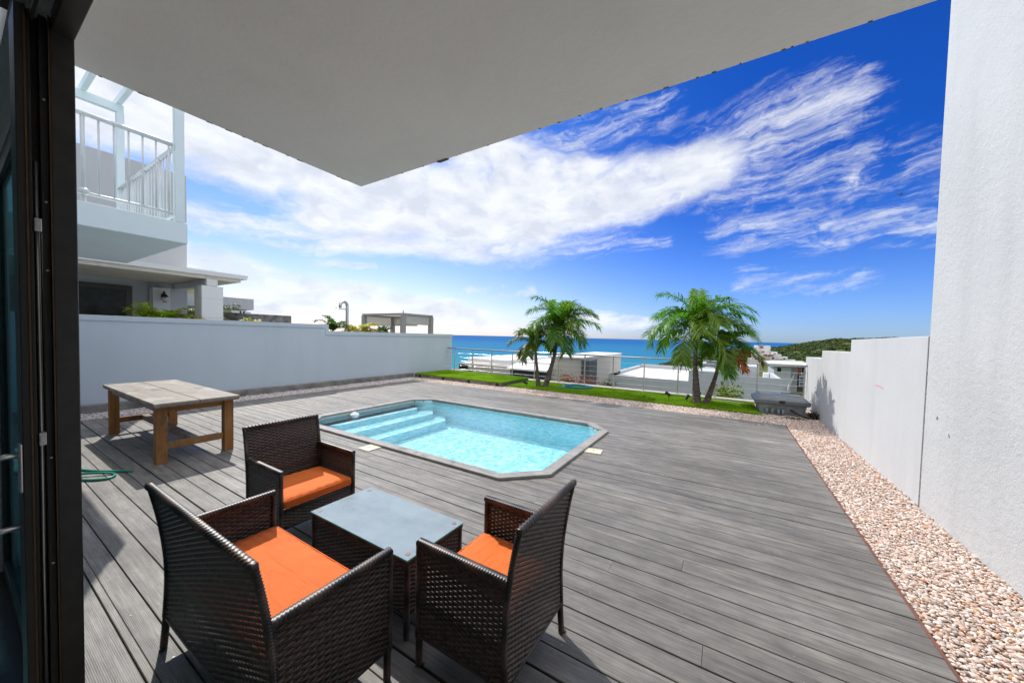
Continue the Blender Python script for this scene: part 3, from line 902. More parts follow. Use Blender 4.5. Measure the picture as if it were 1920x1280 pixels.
# ------------------------------------------------------------------ boundary walls
bw = thing('boundary_wall', 'long shaded white garden wall with coping and one step, behind the wooden table', 'wall', (-10.2, 6.0, 0))
mb = MB(); mb.prism([(-10.3, 0.24), (-10.1, 0.24), (-10.1, 11.5), (-10.3, 11.5)], -0.3, 1.50)
mb.box(-10.3, -10.1, 0.24, 5.93, 1.50, 1.71)
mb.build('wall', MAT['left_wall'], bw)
mb = MB()
prof = [(0.24, 1.71), (5.93, 1.71), (5.93, 1.503), (11.52, 1.503), (11.52, 1.62), (6.02, 1.62), (6.02, 1.81), (0.24, 1.81)]
v = [(-10.32, y_, z_) for y_, z_ in prof] + [(-10.082, y_, z_) for y_, z_ in prof]
mb.add(v, [(0, 1, 6, 7), (1, 2, 5, 6), (2, 3, 4, 5), (15, 14, 9, 8), (14, 13, 10, 9), (13, 12, 11, 10)] + [(i, 8 + i, 8 + (i + 1) % 8, (i + 1) % 8) for i in range(8)])
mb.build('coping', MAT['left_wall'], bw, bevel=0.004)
mb = MB(); mb.box(-10.098, -9.94, 0.24, 9.22, -0.3, 0.14); mb.build('plinth', MAT['concrete'], bw, bevel=0.012)

rw = thing('stepped_wall', 'sunlit white garden wall stepping down towards the sea beside the pebble strip', 'wall', (1.8, 8.0, 0))
mb = MB()
pr = [(5.152, -0.3), (11.45, -0.3), (11.45, 1.255), (9.72, 1.285), (9.72, 1.452), (7.71, 1.472), (7.71, 1.672), (5.152, 1.70)]
v = [(1.70, y_, z_) for y_, z_ in pr] + [(1.92, y_, z_) for y_, z_ in pr]
mb.add(v, [tuple(range(8)), tuple(range(15, 7, -1))] + [(i, 8 + i, 8 + (i + 1) % 8, (i + 1) % 8) for i in range(8)])
mb.build('wall', MAT['white_wall'], rw, bevel=0.006)
mb = MB(); mb.bar((1.6985, 6.52, 1.07), (1.6985, 6.33, 1.065), 0.004, 0.012, col=None); mb.bar((1.6985, 6.30, 1.057), (1.6985, 6.26, 1.055), 0.004, 0.014)
mb.build('paint_mark', MAT['pink_paint'], rw)

# ------------------------------------------------------------------ our house: tall side wall, facade, ceiling slab over the terrace
hs = thing('house', 'white rendered house with the overhanging terrace ceiling and tall side wall', 'house', (0, 0, 0))
mb = MB(); mb.box(1.69, 1.95, -5.2, 5.095, -0.3, 6.2); mb.build('side_wall', MAT['tall_wall'], hs, bevel=0.006)
mb = MB(); mb.bar((1.6885, 4.86, 0.92), (1.6885, 4.845, 0.945), 0.004, 0.02); mb.build('scuff_mark', MAT['concrete'], hs)
mb = MB(); mb.bar((1.6885, 4.64, 0.83), (1.6885, 4.625, 0.80), 0.004, 0.008); mb.build('scuff_mark', MAT['concrete'], hs)
mb = MB()
for k in range(60):
    z0 = -0.04 + k * (1.72 / 60)
    mb.box(1.706 + rnd.uniform(-0.004, 0.006), 1.90, 5.097 - rnd.uniform(0, .0015), 5.150 + rnd.uniform(-0.006, 0.0015), z0, z0 + 1.72 / 60 - 0.0005)
mb.build('wall_joint', MAT['joint'], hs)
mb = MB()
mb.box(-12.5, -3.96, 0.122, 0.236, -0.3, 6.0); mb.box(-3.96, 1.689, 0.122, 0.236, 2.56, 6.0)
mb.build('facade_wall', MAT['tall_wall'], hs)
mb = MB()
mb.box(-4.2, -4.0, -5.2, 0.02, 0.0, 2.6); mb.box(-4.0, 1.689, -5.2, -5.0, 0, 2.6); mb.box(-4.0, 1.689, -5.0, 0.02, 2.56, 2.7)
mb.build('interior_wall', MAT['room'], hs)
slab = MB(); slab.box(-2.402, 1.686, 0.238, 1.678, 2.70, 3.02)
for k in range(30):
    t_ = rnd.random() ** 0.8; L = rnd.uniform(0.004, 0.018); q = rnd.uniform(0.0008, 0.0025)
    x = -2.35 + 3.9 * t_
    slab.hexa([(x, 1.672, 2.7 - q * .3), (x + L, 1.672, 2.7 - q * .2), (x + L, 1.680, 2.7 - q), (x, 1.680, 2.7 - q * .6)], [(x, 1.672, 2.702), (x + L, 1.672, 2.702), (x + L * .8, 1.681, 2.709), (x, 1.681, 2.706)], None, 1)
for k in range(12):
    yy = 0.35 + 1.25 * rnd.random(); L = rnd.uniform(0.01, 0.04)
    slab.hexa([(-2.4035, yy, 2.698), (-2.395, yy, 2.698), (-2.395, yy + L, 2.699), (-2.4035, yy + L, 2.699)], [(-2.4035, yy, 2.703), (-2.395, yy, 2.703), (-2.395, yy + L, 2.702), (-2.4035, yy + L, 2.702)], None, 1)
slab.hexa([(-1.62, 1.670, 2.692), (-1.545, 1.670, 2.695), (-1.53, 1.682, 2.693), (-1.60, 1.682, 2.690)], [(-1.62, 1.670, 2.71), (-1.53, 1.670, 2.703), (-1.53, 1.6815, 2.704), (-1.60, 1.6815, 2.712)], None, 1)
slab.build('ceiling_slab', [MAT['soffit'], MAT['joint']], hs)
mb = MB(); mb.box(-4.0, 1.689, -5.0, 0.10, -0.2, 0.0); structure(mb.build('interior_floor', MAT['tile']))

# sliding door at the left edge of the opening
sd = thing('sliding_door', 'dark bronze sliding glass door with stacked frames and pull handle at the near left', 'door', (-1.8, 0.2, 0))
mb = MB(); mb.box(-1.93, -1.80, 0.186, 0.236, 0, 2.54); mb.build('jamb', MAT['bronze'], sd, bevel=0.003)
mb = MB()
mb.box(-1.96, -1.815, 0.168, 0.184, 0, 2.54); mb.box(-1.96, -1.845, 0.152, 0.168, 0, 2.54); mb.box(-1.95, -1.812, 0.1445, 0.152, 0, 2.54)
mb.build('frame_channel', MAT['bronze_dark'], sd, bevel=0.0015)
mb = MB(); mb.tube([(-1.828, 0.1605, 0.0), (-1.828, 0.1605, 2.1)], 0.0045, 8); mb.build('lock_rod', MAT['alu'], sd, smooth=True)
mb = MB(); mb.box(-1.93, -1.80, 0.1235, 0.1432, 0, 2.54); mb.build('stile', MAT['bronze_dark'], sd, bevel=0.002)
mb = MB(); mb.box(-1.802, -1.797, 0.1392, 0.1434, 0, 2.54); mb.box(-1.802, -1.797, 0.1836, 0.1868, 0, 2.54); mb.build('brown_edge', MAT['bronze_edge'], sd)
for z_, y_ in ((1.905, 0.160), (1.245, 0.161)):
    mb = MB(); mb.box(-1.824, -1.806, y_ - 0.0075, y_ + 0.0075, z_ - 0.02, z_ + 0.02)
    lp = mb.build('lock_plate', MAT['alu'], sd, bevel=0.002)
    mb = MB(); mb.box(-1.808, -1.803, y_ - 0.0035, y_ + 0.0035, z_ - 0.008, z_ + 0.008); mb.build('latch', MAT['steel'], lp)
for z_, y_ in ((2.33, 0.133), (2.29, 0.176), (2.0, 0.134), (1.98, 0.177), (1.75, 0.134), (1.77, 0.177), (1.17, 0.134), (1.18, 0.177), (0.82, 0.134), (0.84, 0.177)):
    mb = MB(); mb.lathe([(0.0001, 0), (0.0032, 0.0), (0.0028, 0.0016), (0.0001, 0.002)], n=10)
    V_ = mb.v[0].copy(); mb.v[0] = np.stack([V_[:, 2] - 1.802 + (0.0 if y_ < 0.15 else -0.013), V_[:, 0] + y_, V_[:, 1] + z_], 1)
    mb.build('screw', MAT['steel'], sd)
mb = MB()
mb.box(-3.95, -1.97, 0.186, 0.222, 0.0, 0.10); mb.box(-3.95, -1.97, 0.186, 0.222, 2.44, 2.54); mb.box(-3.95, -3.85, 0.186, 0.222, 0.10, 2.44); mb.box(-2.06, -1.97, 0.186, 0.222, 0.10, 2.44)
mb.build('leaf_frame', MAT['bronze'], sd, bevel=0.003)
mb = MB(); mb.box(-3.85, -2.06, 0.200, 0.208, 0.10, 2.44); mb.build('glass', MAT['door_glass'], sd)
mb = MB(); mb.box(-1.80, 1.688, 0.10, 0.115, 2.50, 2.555); mb.box(-1.80, 1.688, 0.150, 0.158, 2.505, 2.555); mb.box(-1.80, 1.688, 0.19, 0.236, 2.50, 2.555); mb.build('head_track', MAT['bronze'], sd, bevel=0.002)
mb = MB(); mb.box(-3.95, 1.688, 0.10, 0.25, -0.1, -0.004); mb.build('sill', MAT['bronze'], sd)
hd_m = MB(); hd_m.box(-1.835, -1.800, 0.1165, 0.1235, 1.09, 1.24)
hd = hd_m.build('handle', MAT['alu'], sd, bevel=0.004)
mb = MB()
for z_ in (1.205, 0.985): mb.tube([(-1.815, 0.118, z_), (-1.815, 0.085, z_), (-1.815, 0.070, z_ - (0.012 if z_ > 1.1 else -0.012))], 0.009, 10)
mb.tube([(-1.815, 0.070, 1.215), (-1.815, 0.064, 1.19), (-1.815, 0.064, 1.0), (-1.815, 0.070, 0.975)], 0.010, 10)
mb.build('grip', MAT['alu'], hd, smooth=True)

# ------------------------------------------------------------------ swimming pool
pool = thing('swimming_pool', 'in-ground swimming pool with cut corners, grey wooden coping and pale aqua steps', 'pool', (-4.1, 4.8, 0))
WZ = -0.040; FZ = -0.50
mb = MB()
ip = octagon(0.11)
nb = len(ip)
# walls (inward faces), floor
v = [(x, y, 0.0) for x, y in ip] + [(x, y, FZ) for x, y in ip]
mb.add(v, [(i, i + nb, (i + 1) % nb + nb, (i + 1) % nb) for i in range(nb)] + [tuple(range(nb, 2 * nb))])
# outside skin so the shell is a closed body
op = octagon(0.05)
v = [(x, y, 0.0) for x, y in op] + [(x, y, FZ - 0.06) for x, y in op]
mb.add(v, [(i, (i + 1) % nb, (i + 1) % nb + nb, i + nb) for i in range(nb)] + [tuple(range(2 * nb - 1, nb - 1, -1))])
v = [(x, y, 0.0) for x, y in ip] + [(x, y, 0.0) for x, y in op]
mb.add(v, [(i, (i + 1) % nb, nb + (i + 1) % nb, nb + i) for i in range(nb)])
shell = mb.build('basin', MAT['pool_shell'], pool)
mb = MB()
b1 = octagon(0.112)
v = [(x, y, 0.0) for x, y in b1] + [(x, y, WZ - 0.012) for x, y in b1]
mb.add(v, [(i, i + nb, (i + 1) % nb + nb, (i + 1) % nb) for i in range(nb)])
mb.build('waterline_band', MAT['pool_band'], pool)
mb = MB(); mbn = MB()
sx = PX0 + 0.113
for x1, zt, ins in ((-6.04, -0.115, 0.33), (-5.70, -0.215, 0.16), (-5.36, -0.335, 0.115)):
    ya, yb = PY0 + ins, PY1 - ins
    c = 0.30
    mb.prism([(sx, ya + 0.2), (sx + 0.2, ya), (x1 - c, ya), (x1, ya + c), (x1, yb - c), (x1 - c, yb), (sx + 0.2, yb), (sx, yb - 0.2)], FZ + 0.002, zt)
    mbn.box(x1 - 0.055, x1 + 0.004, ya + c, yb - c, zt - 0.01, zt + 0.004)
mb.build('steps', MAT['pool_step'], pool, bevel=0.012)
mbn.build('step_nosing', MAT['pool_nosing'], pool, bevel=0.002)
oo, ii = octagon(0.0), octagon(0.135)
cut_ = rnd.random
for i in range(nb):
    j = (i + 1) % nb
    mb = MB()
    lift = 0.0
    b4 = [(*oo[i], 0.003), (*oo[j], 0.003), (*ii[j], 0.003), (*ii[i], 0.003)]; t4 = [(x, y, 0.034 + lift) for x, y, _ in b4]
    mb.hexa(b4, t4, (rnd.uniform(0.55, 0.95), rnd.random(), rnd.random()))
    mb.build('coping_board', MAT['coping_wood'], pool, bevel=0.004)
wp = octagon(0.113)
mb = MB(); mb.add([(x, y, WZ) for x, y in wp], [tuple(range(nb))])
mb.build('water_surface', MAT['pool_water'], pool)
mb = MB()
mb.lathe([(0.02, -0.05), (0.075, -0.045), (0.085, -0.01), (0.088, 0.012), (0.07, 0.032), (0.04, 0.040), (0.036, 0.055), (0.012, 0.058)], (-6.26, 4.28, WZ), 24)
fl = mb.build('chlorine_floater', MAT['white_plastic'], smooth=True, base=True)
tag(fl, 'round white chemical floater drifting over the pool steps', 'pool floater')


def skimmer(loc, rz, label):
    t_ = thing('skimmer_lid', label, 'lid', (loc[0], loc[1], 0.0035), rz, 'cream skimmer lids let into the deck', local=True)
    mb = MB(); mb.box(-0.115, 0.115, -0.105, 0.105, 0, 0.007); mb.build('plate', MAT['cream_plastic'], t_, bevel=0.003)
    mb = MB(); mb.disc((0.0, 0.0, 0.007), 0.011, 0.0015, 12); mb.build('finger_hole', MAT['black_plastic'], t_)


skimmer((-1.56, 4.81), R(8), 'cream skimmer lid in the deck at the right end of the pool')
skimmer((-4.18, 3.09), 0, 'cream skimmer lid in the deck at the near long side of the pool')

# ------------------------------------------------------------------ steel railing
FY = 11.2
FX = [-9.68 + 0.943 * k for k in range(12)] + [1.655]
kerb = MB(); kerb.box(-10.08, 1.698, 11.03, 11.38, -6.0, 0.045)
tag(kerb.build('retaining_wall', MAT['beige'], base=True), 'beige concrete edge of the terrace carrying the steel railing', 'wall')
rl = thing('railing', 'slim stainless steel cable railing along the seaward edge of the lawn', 'railing', (-4.2, FY, 0.045))
for x in FX:
    mb = MB(); mb.tube([(x, FY, 0.045), (x, FY, 1.015)], 0.02, 10); mb.disc((x, FY, 0.045), 0.045, 0.008, 16)
    mb.build('post', MAT['steel'], rl, smooth=False)
mb = MB(); mb.tube([(-10.07, FY, 1.035), (1.70, FY, 1.035)], 0.024, 12); mb.build('top_rail', MAT['steel'], rl, smooth=True)
for z_ in (0.20, 0.36, 0.52, 0.68, 0.85):
    mb = MB()
    xs = np.linspace(-10.09, 1.69, 40)
    mb.tube([(x, FY - 0.02, z_) for x in xs], 0.005, 6); mb.build('cable', MAT['steel'], rl, smooth=True)

# ------------------------------------------------------------------ palms
def frond(mb, base, az_, el0, L, droop, W, n_, col, wind=0.08, tipcol=None, r_=random):
    base = np.array(base, float); p = base.copy(); pts = [p.copy()]; m_ = 16
    for i in range(m_):
        t_ = (i + 1) / m_
        e = el0 - droop * t_ ** 1.25
        p = p + np.array((math.cos(e) * math.sin(az_) + wind * t_ * 1.2, math.cos(e) * math.cos(az_), math.sin(e))) * (L / m_)
        pts.append(p.copy())
    pts = np.array(pts)
    mb.tube(pts, np.linspace(0.016, 0.003, m_ + 1) * (L / 1.3), 5, np.array(col) * np.array((1.25, 1.1, 0.9)))
    T = np.gradient(pts, axis=0); T /= np.linalg.norm(T, axis=1)[:, None]
    V = []; C = []; Fq = []; Ft = []
    k = 0
    for i in range(n_):
        t_ = 0.10 + 0.90 * (i + r_.random() * 0.5) / n_
        q = t_ * m_; i0 = min(int(q), m_ - 1); fr_ = q - i0
        b = pts[i0] * (1 - fr_) + pts[i0 + 1] * fr_; tg = T[i0]
        sd_ = np.cross(tg, (0, 0, 1.0)); ln = np.linalg.norm(sd_)
        sd_ = sd_ / ln if ln > 0.08 else np.array((math.cos(az_), -math.sin(az_), 0))
        nn = np.cross(sd_, tg)
        for s_ in (-1, 1):
            d = tg * (0.55 + 0.35 * t_) + sd_ * s_ * 0.85 + nn * r_.uniform(-0.25, 0.6)
            d = d + np.array((wind * 1.4, 0, 0)); d /= np.linalg.norm(d)
            l = W * (0.35 + 0.65 * math.sin(PI * min(1, 0.10 + 0.80 * t_)) ** 0.8) * r_.uniform(0.82, 1.15)
            wv = np.cross(d, nn); wv /= np.linalg.norm(wv) + 1e-9; wv = wv * r_.uniform(0.013, 0.021)
            mid = b + d * l * 0.5 + np.array((0, 0, -0.05 * l)); end = b + d * l * 0.92 + np.array((wind * 0.3 * l, 0, -0.36 * l * r_.uniform(0.6, 1.3)))
            c = np.array(col) * r_.uniform(0.75, 1.3)
            if tipcol is not None and r_.random() < 0.75: c = np.array(tipcol) * r_.uniform(0.7, 1.2)
            V += [b - wv * 0.5, b + wv * 0.5, mid + wv, mid - wv, end]
            C += [c, c, c, c, c * 1.05]
            Fq.append((k, k + 1, k + 2, k + 3)); Ft.append((k + 3, k + 2, k + 4)); k += 5
    mb.add(V, Fq + Ft, np.array(C))


def palm(label, base, path, r0, r1, shaft_len, n_fr, L, seed, dead=(), col=(0.115, 0.235, 0.022), W=0.45):
    r_ = random.Random(seed)
    t_ = thing('palm_tree', label, 'palm', base, group=None)
    pts = np.array([np.array(base) + np.array(p) for p in path], float)
    # smooth the path
    tt = np.linspace(0, 1, len(pts)); qq = np.linspace(0, 1, 40)
    P = np.stack([np.interp(qq, tt, pts[:, k]) for k in range(3)], 1)
    for _ in range(6): P[1:-1] = (P[:-2] + 2 * P[1:-1] + P[2:]) / 4
    rad = r1 + (r0 - r1) * (1 - qq) ** 2.2 + 0.004 * np.sin(np.arange(40) * 2.1)
    rad[0] *= 1.25; rad[1] *= 1.1
    mb = MB(); mb.tube(P, rad, 12); mb.build('trunk', MAT['trunk'], t_, smooth=True)
    d = P[-1] - P[-4]; d /= np.linalg.norm(d)
    top = P[-1] + d * shaft_len
    S = np.linspace(0, 1, 10)
    mb = MB(); mb.tube([P[-1] + d * shaft_len * s for s in S], r1 * (1.15 - 0.55 * S) * (1 + 0.25 * np.sin(S * PI)), 10); mb.build('crownshaft', MAT['shaft'], t_, smooth=True)
    for k in range(n_fr):
        u = (k + 0.5) / n_fr
        a_ = k * 2.39996 + r_.uniform(-.25, .25)
        e = R(86 - 72 * u ** 0.95 + r_.uniform(-8, 8))
        c = np.array(col) * np.array((r_.uniform(0.8, 1.35), r_.uniform(0.85, 1.2), 1))
        mb = MB()
        frond(mb, top - d * 0.16 * u * shaft_len / 0.4, a_, e, L * r_.uniform(0.85, 1.1), R(72 + 52 * r_.random()), W, 54, c, 0.07, None, r_)
        mb.build('frond', MAT['leaf'], t_)
    for (a_, e, l_, c, tip) in dead:
        mb = MB(); frond(mb, top - d * 0.3 * shaft_len, a_, R(e), l_, R(75), W * 0.8, 40, c, 0.03, tip, r_)
        o = mb.build('frond', MAT['leaf'], t_); o['label'] = 'withered orange-brown frond'
    return t_


OR = (0.56, 0.19, 0.02); BR = (0.33, 0.09, 0.02); YE = (0.50, 0.32, 0.02)
palm('taller palm of the right clump, thick grey trunk and full windswept crown', (-0.62, 10.06, 0.0), [(0, 0, 0), (-0.03, 0.0, 0.5), (-0.07, 0.0, 1.0), (-0.08, 0.02, 1.50)], 0.115, 0.050, 0.50, 26, 1.42, 3)
palm('shorter palm of the right clump, leaning to the right with a withered orange frond', (-0.42, 10.14, 0.0), [(0, 0, 0), (0.10, 0.05, 0.35), (0.20, 0.1, 0.75), (0.27, 0.14, 1.12)], 0.09, 0.040, 0.28, 10, 0.92, 5,
     dead=((R(105), 20, 0.95, OR, BR), (R(135), 5, 0.8, OR, BR), (R(90), -8, 0.7, (0.34, 0.24, 0.03), OR)), W=0.34)
palm('taller palm of the left clump, trunk leaning right under a dense crown', (-4.88, 10.0, 0.0), [(0, 0, 0), (0.12, 0.06, 0.5), (0.24, 0.12, 1.0), (0.30, 0.16, 1.54)], 0.105, 0.048, 0.50, 24, 1.30, 11)
palm('shorter palm of the left clump, slim upright trunk and a yellowing frond', (-5.10, 9.98, 0.0), [(0, 0, 0), (-0.05, 0.0, 0.4), (-0.09, -0.02, 0.8), (-0.12, -0.03, 1.12)], 0.085, 0.040, 0.32, 11, 0.95, 13,
     dead=((R(-95), 5, 0.75, YE, (0.30, 0.16, 0.02)),), col=(0.10, 0.155, 0.018), W=0.34)


def plant(label, loc, n_fr, L, seed, col, cat='plant', name='palm_plant', spread=75, W=0.26):
    r_ = random.Random(seed)
    z0 = loc[2] + 0.05; loc = (loc[0], loc[1], -0.05)
    t_ = thing(name, label, cat, loc)
    mb = MB(); mb.tube([loc, (loc[0] + 0.03, loc[1], z0 * 0.5), (loc[0], loc[1], loc[2] + z0)], (0.06, 0.05, 0.03), 8); mb.build('trunk', MAT['trunk'], t_, smooth=True)
    for k in range(n_fr):
        mb = MB()
        a_ = k * 2.4 + r_.uniform(-.3, .3)
        c = np.array(col) * np.array((r_.uniform(0.75, 1.3), r_.uniform(0.8, 1.2), 1))
        frond(mb, np.array(loc) + np.array((r_.uniform(-.08, .08), r_.uniform(-.08, .08), z0)), a_, R(82 - spread * r_.random()), L * r_.uniform(0.75, 1.15), R(60 + 40 * r_.random()), W, 30, c, 0.02, None, r_)
        mb.build('frond', MAT['leaf'], t_)
    return t_


def shrub(label, loc, size, n_, cols, seed, name='shrub', cat='shrub', leaf=0.06):
    g = np.random.default_rng(seed)
    t_ = thing(name, label, cat, loc)
    mb = MB()
    for k in range(7):
        e = g.normal(size=3) * np.array(size) * 0.42; e[2] = abs(e[2]) + size[2] * 0.35
        mb.tube([loc, np.array(loc) + e * 0.5 + np.array((0, 0, 0.05)), np.array(loc) + e], (0.012, 0.008, 0.004), 5)
    mb.build('stem', MAT['trunk'], t_)
    cl = g.normal(size=(16, 3)) * 0.38; cl[:, 2] = np.abs(cl[:, 2])
    c0 = cl[g.integers(0, 16, n_)] + g.normal(size=(n_, 3)) * 0.2
    P = np.array(loc) + c0 * np.array(size) + np.array((0, 0, size[2] * 0.25))
    P[:, 2] = np.maximum(P[:, 2], loc[2] + 0.01)
    d = g.normal(size=(n_, 3)); d[:, 2] += 0.5; d /= np.linalg.norm(d, axis=1)[:, None]
    s = np.cross(d, g.normal(size=(n_, 3))); s /= np.linalg.norm(s, axis=1)[:, None]
    l = leaf * g.uniform(.6, 1.3, (n_, 1))
    Vq = np.stack([P, P + d * l * .5 + s * l * .22, P + d * l, P + d * l * .5 - s * l * .22], 1).reshape(-1, 3)
    cc = np.array(cols)[g.integers(0, len(cols), n_)] * g.uniform(.7, 1.3, (n_, 1))
    mb = MB(); mb.add(Vq, np.arange(n_ * 4).reshape(-1, 4), np.repeat(cc, 4, 0)); mb.build('foliage', MAT['leaf'], t_)
    return t_


# ------------------------------------------------------------------ garden bits on the lawn
def spotlight(loc, rz, label):
    t_ = thing('garden_spotlight', label, 'spotlight', loc, rz, 'black spike spotlights on the lawn', local=True)
    mb = MB(); mb.tube([(0, 0, -0.03), (0, 0, 0.09)], 0.009, 8); mb.tube([(0, 0, 0.09), (0.02, 0, 0.12)], 0.012, 8); mb.build('spike', MAT['black_plastic'], t_)
    mb = MB(); mb.tube([(-0.05, 0, 0.105), (0.02, 0, 0.135), (0.06, 0, 0.15), (0.085, 0, 0.16)], (0.030, 0.036, 0.042, 0.046), 14); mb.build('lamp_head', MAT['black_plastic'], t_, smooth=False)
    mb = MB(); mb.tube([(0.083, 0, 0.1595), (0.088, 0, 0.1617)], 0.038, 14); mb.build('lens', MAT['dark_glass'], t_)


spotlight((-5.38, 9.66, 0.012), R(200), 'small black spotlight in the lawn left of the left palm clump')
spotlight((-1.30, 10.24, 0.012), R(160), 'small black spotlight on the lawn between blue hose and right palms')
spotlight((-0.84, 10.02, 0.012), R(80), 'small black spotlight at the foot of the right palms')

pts = []
for k in range(230):
    t_ = k / 229; a_ = t_ * 2 * PI * 5.2
    rr = 0.40 + 0.07 * math.sin(a_ * 0.37 + 1) + 0.05 * math.sin(a_ * 1.9)
    pts.append((-4.02 + rr * 1.12 * math.cos(a_ + 0.4) + 0.05 * math.sin(t_ * 9), 10.56 + rr * 0.82 * math.sin(a_ + 0.4), 0.03 + 0.055 * t_ + 0.012 * math.sin(a_ * 2.3)))
pts = [(-4.62, 10.02, 0.03), (-4.5, 10.15, 0.028)] + pts
mb = MB(); mb.tube(pts, 0.013, 8)
hb = mb.build('garden_hose', MAT['hose_blue'], smooth=True, base=True); tag(hb, 'coiled teal-blue garden hose lying on the lawn between the palms', 'hose')
key = [(-5.55, 1.08, 0.012), (-5.66, 1.0, 0.012), (-5.85, 0.86, 0.013), (-6.15, 0.74, 0.012), (-6.5, 0.66, 0.012), (-6.7, 0.5, 0.012), (-6.4, 0.40, 0.014), (-5.95, 0.60, 0.024), (-5.72, 0.85, 0.03), (-5.62, 0.96, 0.014), (-5.50, 0.95, 0.012), (-5.46, 0.87, 0.012), (-5.6, 0.74, 0.012), (-5.9, 0.62, 0.012), (-6.2, 0.52, 0.012), (-6.5, 0.35, 0.012)]
kk = np.array(key); q = np.linspace(0, len(kk) - 1, 110); P = np.stack([np.interp(q, np.arange(len(kk)), kk[:, i]) for i in range(3)], 1)
for _ in range(10): P[1:-1] = (P[:-2] + 2 * P[1:-1] + P[2:]) / 4
mb = MB(); mb.tube(P, 0.0125, 8)
hg = mb.build('garden_hose', MAT['hose_green'], smooth=True, base=True); tag(hg, 'loose green garden hose on the deck beside the door', 'hose')
mb = MB(); mb.tube([(-0.3, 10.78, 0.03), (0.1, 10.74, 0.035), (0.5, 10.62, 0.03)], 0.010, 6)
tag(mb.build('pipe', MAT['white_plastic'], base=True), 'thin pale pipe lying at the back of the lawn behind the right palms', 'pipe')

# pool equipment chest
bx = thing('pool_equipment_chest', 'grey plastic pool equipment chest with lid against the stepped white wall', 'chest', (1.04, 10.1, -0.02))
mb = MB(); mb.hexa([(0.68, 9.74, -0.03), (1.46, 9.80, -0.03), (1.46, 10.5, -0.03), (0.66, 10.5, -0.03)], [(0.62, 9.70, 0.24), (1.52, 9.76, 0.24), (1.52, 10.54, 0.24), (0.60, 10.54, 0.24)]); mb.build('body', MAT['grey_plastic_light'], bx, bevel=0.03, seg=3)
mb = MB()
mb.hexa([(0.57, 9.64, 0.225), (1.56, 9.70, 0.225), (1.56, 10.58, 0.225), (0.55, 10.58, 0.225)], [(0.56, 9.63, 0.33), (1.57, 9.69, 0.33), (1.57, 10.59, 0.33), (0.54, 10.59, 0.33)])
mb.hexa([(0.60, 9.68, 0.325), (1.54, 9.74, 0.325), (1.54, 10.55, 0.325), (0.58, 10.55, 0.325)], [(0.66, 9.80, 0.395), (1.48, 9.86, 0.395), (1.48, 10.45, 0.395), (0.64, 10.45, 0.395)])
lid = mb.build('lid', MAT['grey_plastic'], bx, bevel=0.025, seg=3)
mb = MB()
for cx in (0.78, 1.33):
    mb.lathe([(0.0001, 0.0), (0.13, 0.0), (0.12, 0.018), (0.0001, 0.022)], (cx, 10.14, 0.394), 24)
mb.build('round_panel', MAT['grey_plastic_light'], lid, smooth=False)
mb = MB(); mb.box(1.02, 1.12, 9.645, 9.672, 0.265, 0.325); mb.build('latch', MAT['black_plastic'], lid, bevel=0.006)
for i, cx in enumerate((0.80, 0.90, 1.01, 1.09)):
    mb = MB(); mb.tube([(cx, 9.78, 0.115), (cx, 9.70, 0.115), (cx, 9.665, 0.10), (cx, 9.65, 0.06), (cx, 9.648, -0.03)], 0.030, 10); mb.build('drain_pipe', MAT['grey_plastic'], bx, smooth=True)
mb = MB(); mb.tube([(1.24, 9.76, 0.12), (1.27, 9.66, 0.11), (1.40, 9.58, 0.05), (1.58, 9.56, -0.01), (1.66, 9.6, -0.02)], 0.022, 10); mb.build('hose', MAT['black_plastic'], bx, smooth=True)
shrub('dried dark twiggy weed between grey chest and white wall', (1.60, 9.70, -0.02), (0.10, 0.12, 0.14), 260, [(0.05, 0.04, 0.03), (0.09, 0.07, 0.04)], 4, 'weed', 'weed', 0.05)
shrub('low green weeds in the gravel before the grey chest', (1.28, 9.40, -0.03), (0.30, 0.05, 0.03), 240, [(0.09, 0.15, 0.02), (0.14, 0.16, 0.03)], 5, 'weed', 'weed', 0.03)

# ------------------------------------------------------------------ wooden table
dt = thing('wooden_table', 'long weathered wooden table with greyed top and orange pine legs on the deck', 'table', (-6.71, 1.67, 0))
TX0, TX1, TY0, TY1 = -7.93, -5.50, 1.25, 2.07
mb = MB()
g0 = 1.655
for (ya, yb) in ((TY0, g0 - 0.004), (g0 + 0.004, TY1)):
    mb.box(TX0, TX1, ya, yb, 0.70, 0.732)
mb.build('tabletop', MAT['table_top'], dt, bevel=0.004)
mb = MB(); mb.box(TX0 + 0.004, TX1 - 0.004, TY0 + 0.004, TY1 - 0.004, 0.681, 0.6995); mb.build('top_edge', MAT['table_edge'], dt, bevel=0.003)
LG = 0.10
for x in (TX0 + 0.10, TX1 - 0.20):
    for y in (TY0 + 0.035, TY1 - 0.035 - LG):
        mb = MB(); mb.box(x, x + LG, y, y + LG, 0, 0.68); mb.build('leg', MAT['table_leg'], dt, bevel=0.004)
for y in (TY0 + 0.055, TY1 - 0.085): MB().box(TX0 + 0.20, TX1 - 0.20, y, y + 0.03, 0.61, 0.68).build('apron', MAT['table_edge'], dt, bevel=0.002)
for x in (TX0 + 0.135, TX1 - 0.165): MB().box(x, x + 0.032, TY0 + 0.035 + LG, TY1 - 0.035 - LG, 0.60, 0.68).build('end_apron', MAT['table_rail'], dt, bevel=0.002)
for x in (TX0 + 0.125, TX1 - 0.175): MB().box(x, x + 0.05, TY0 + 0.035 + LG, TY1 - 0.035 - LG, 0.16, 0.24).build('cross_bar', MAT['table_rail'], dt, bevel=0.003)
mb = MB(); mb.box(TX0 + 0.175, TX1 - 0.175, 1.62, 1.70, 0.162, 0.238); mb.build('stretcher', MAT['table_edge'], dt, bevel=0.003)

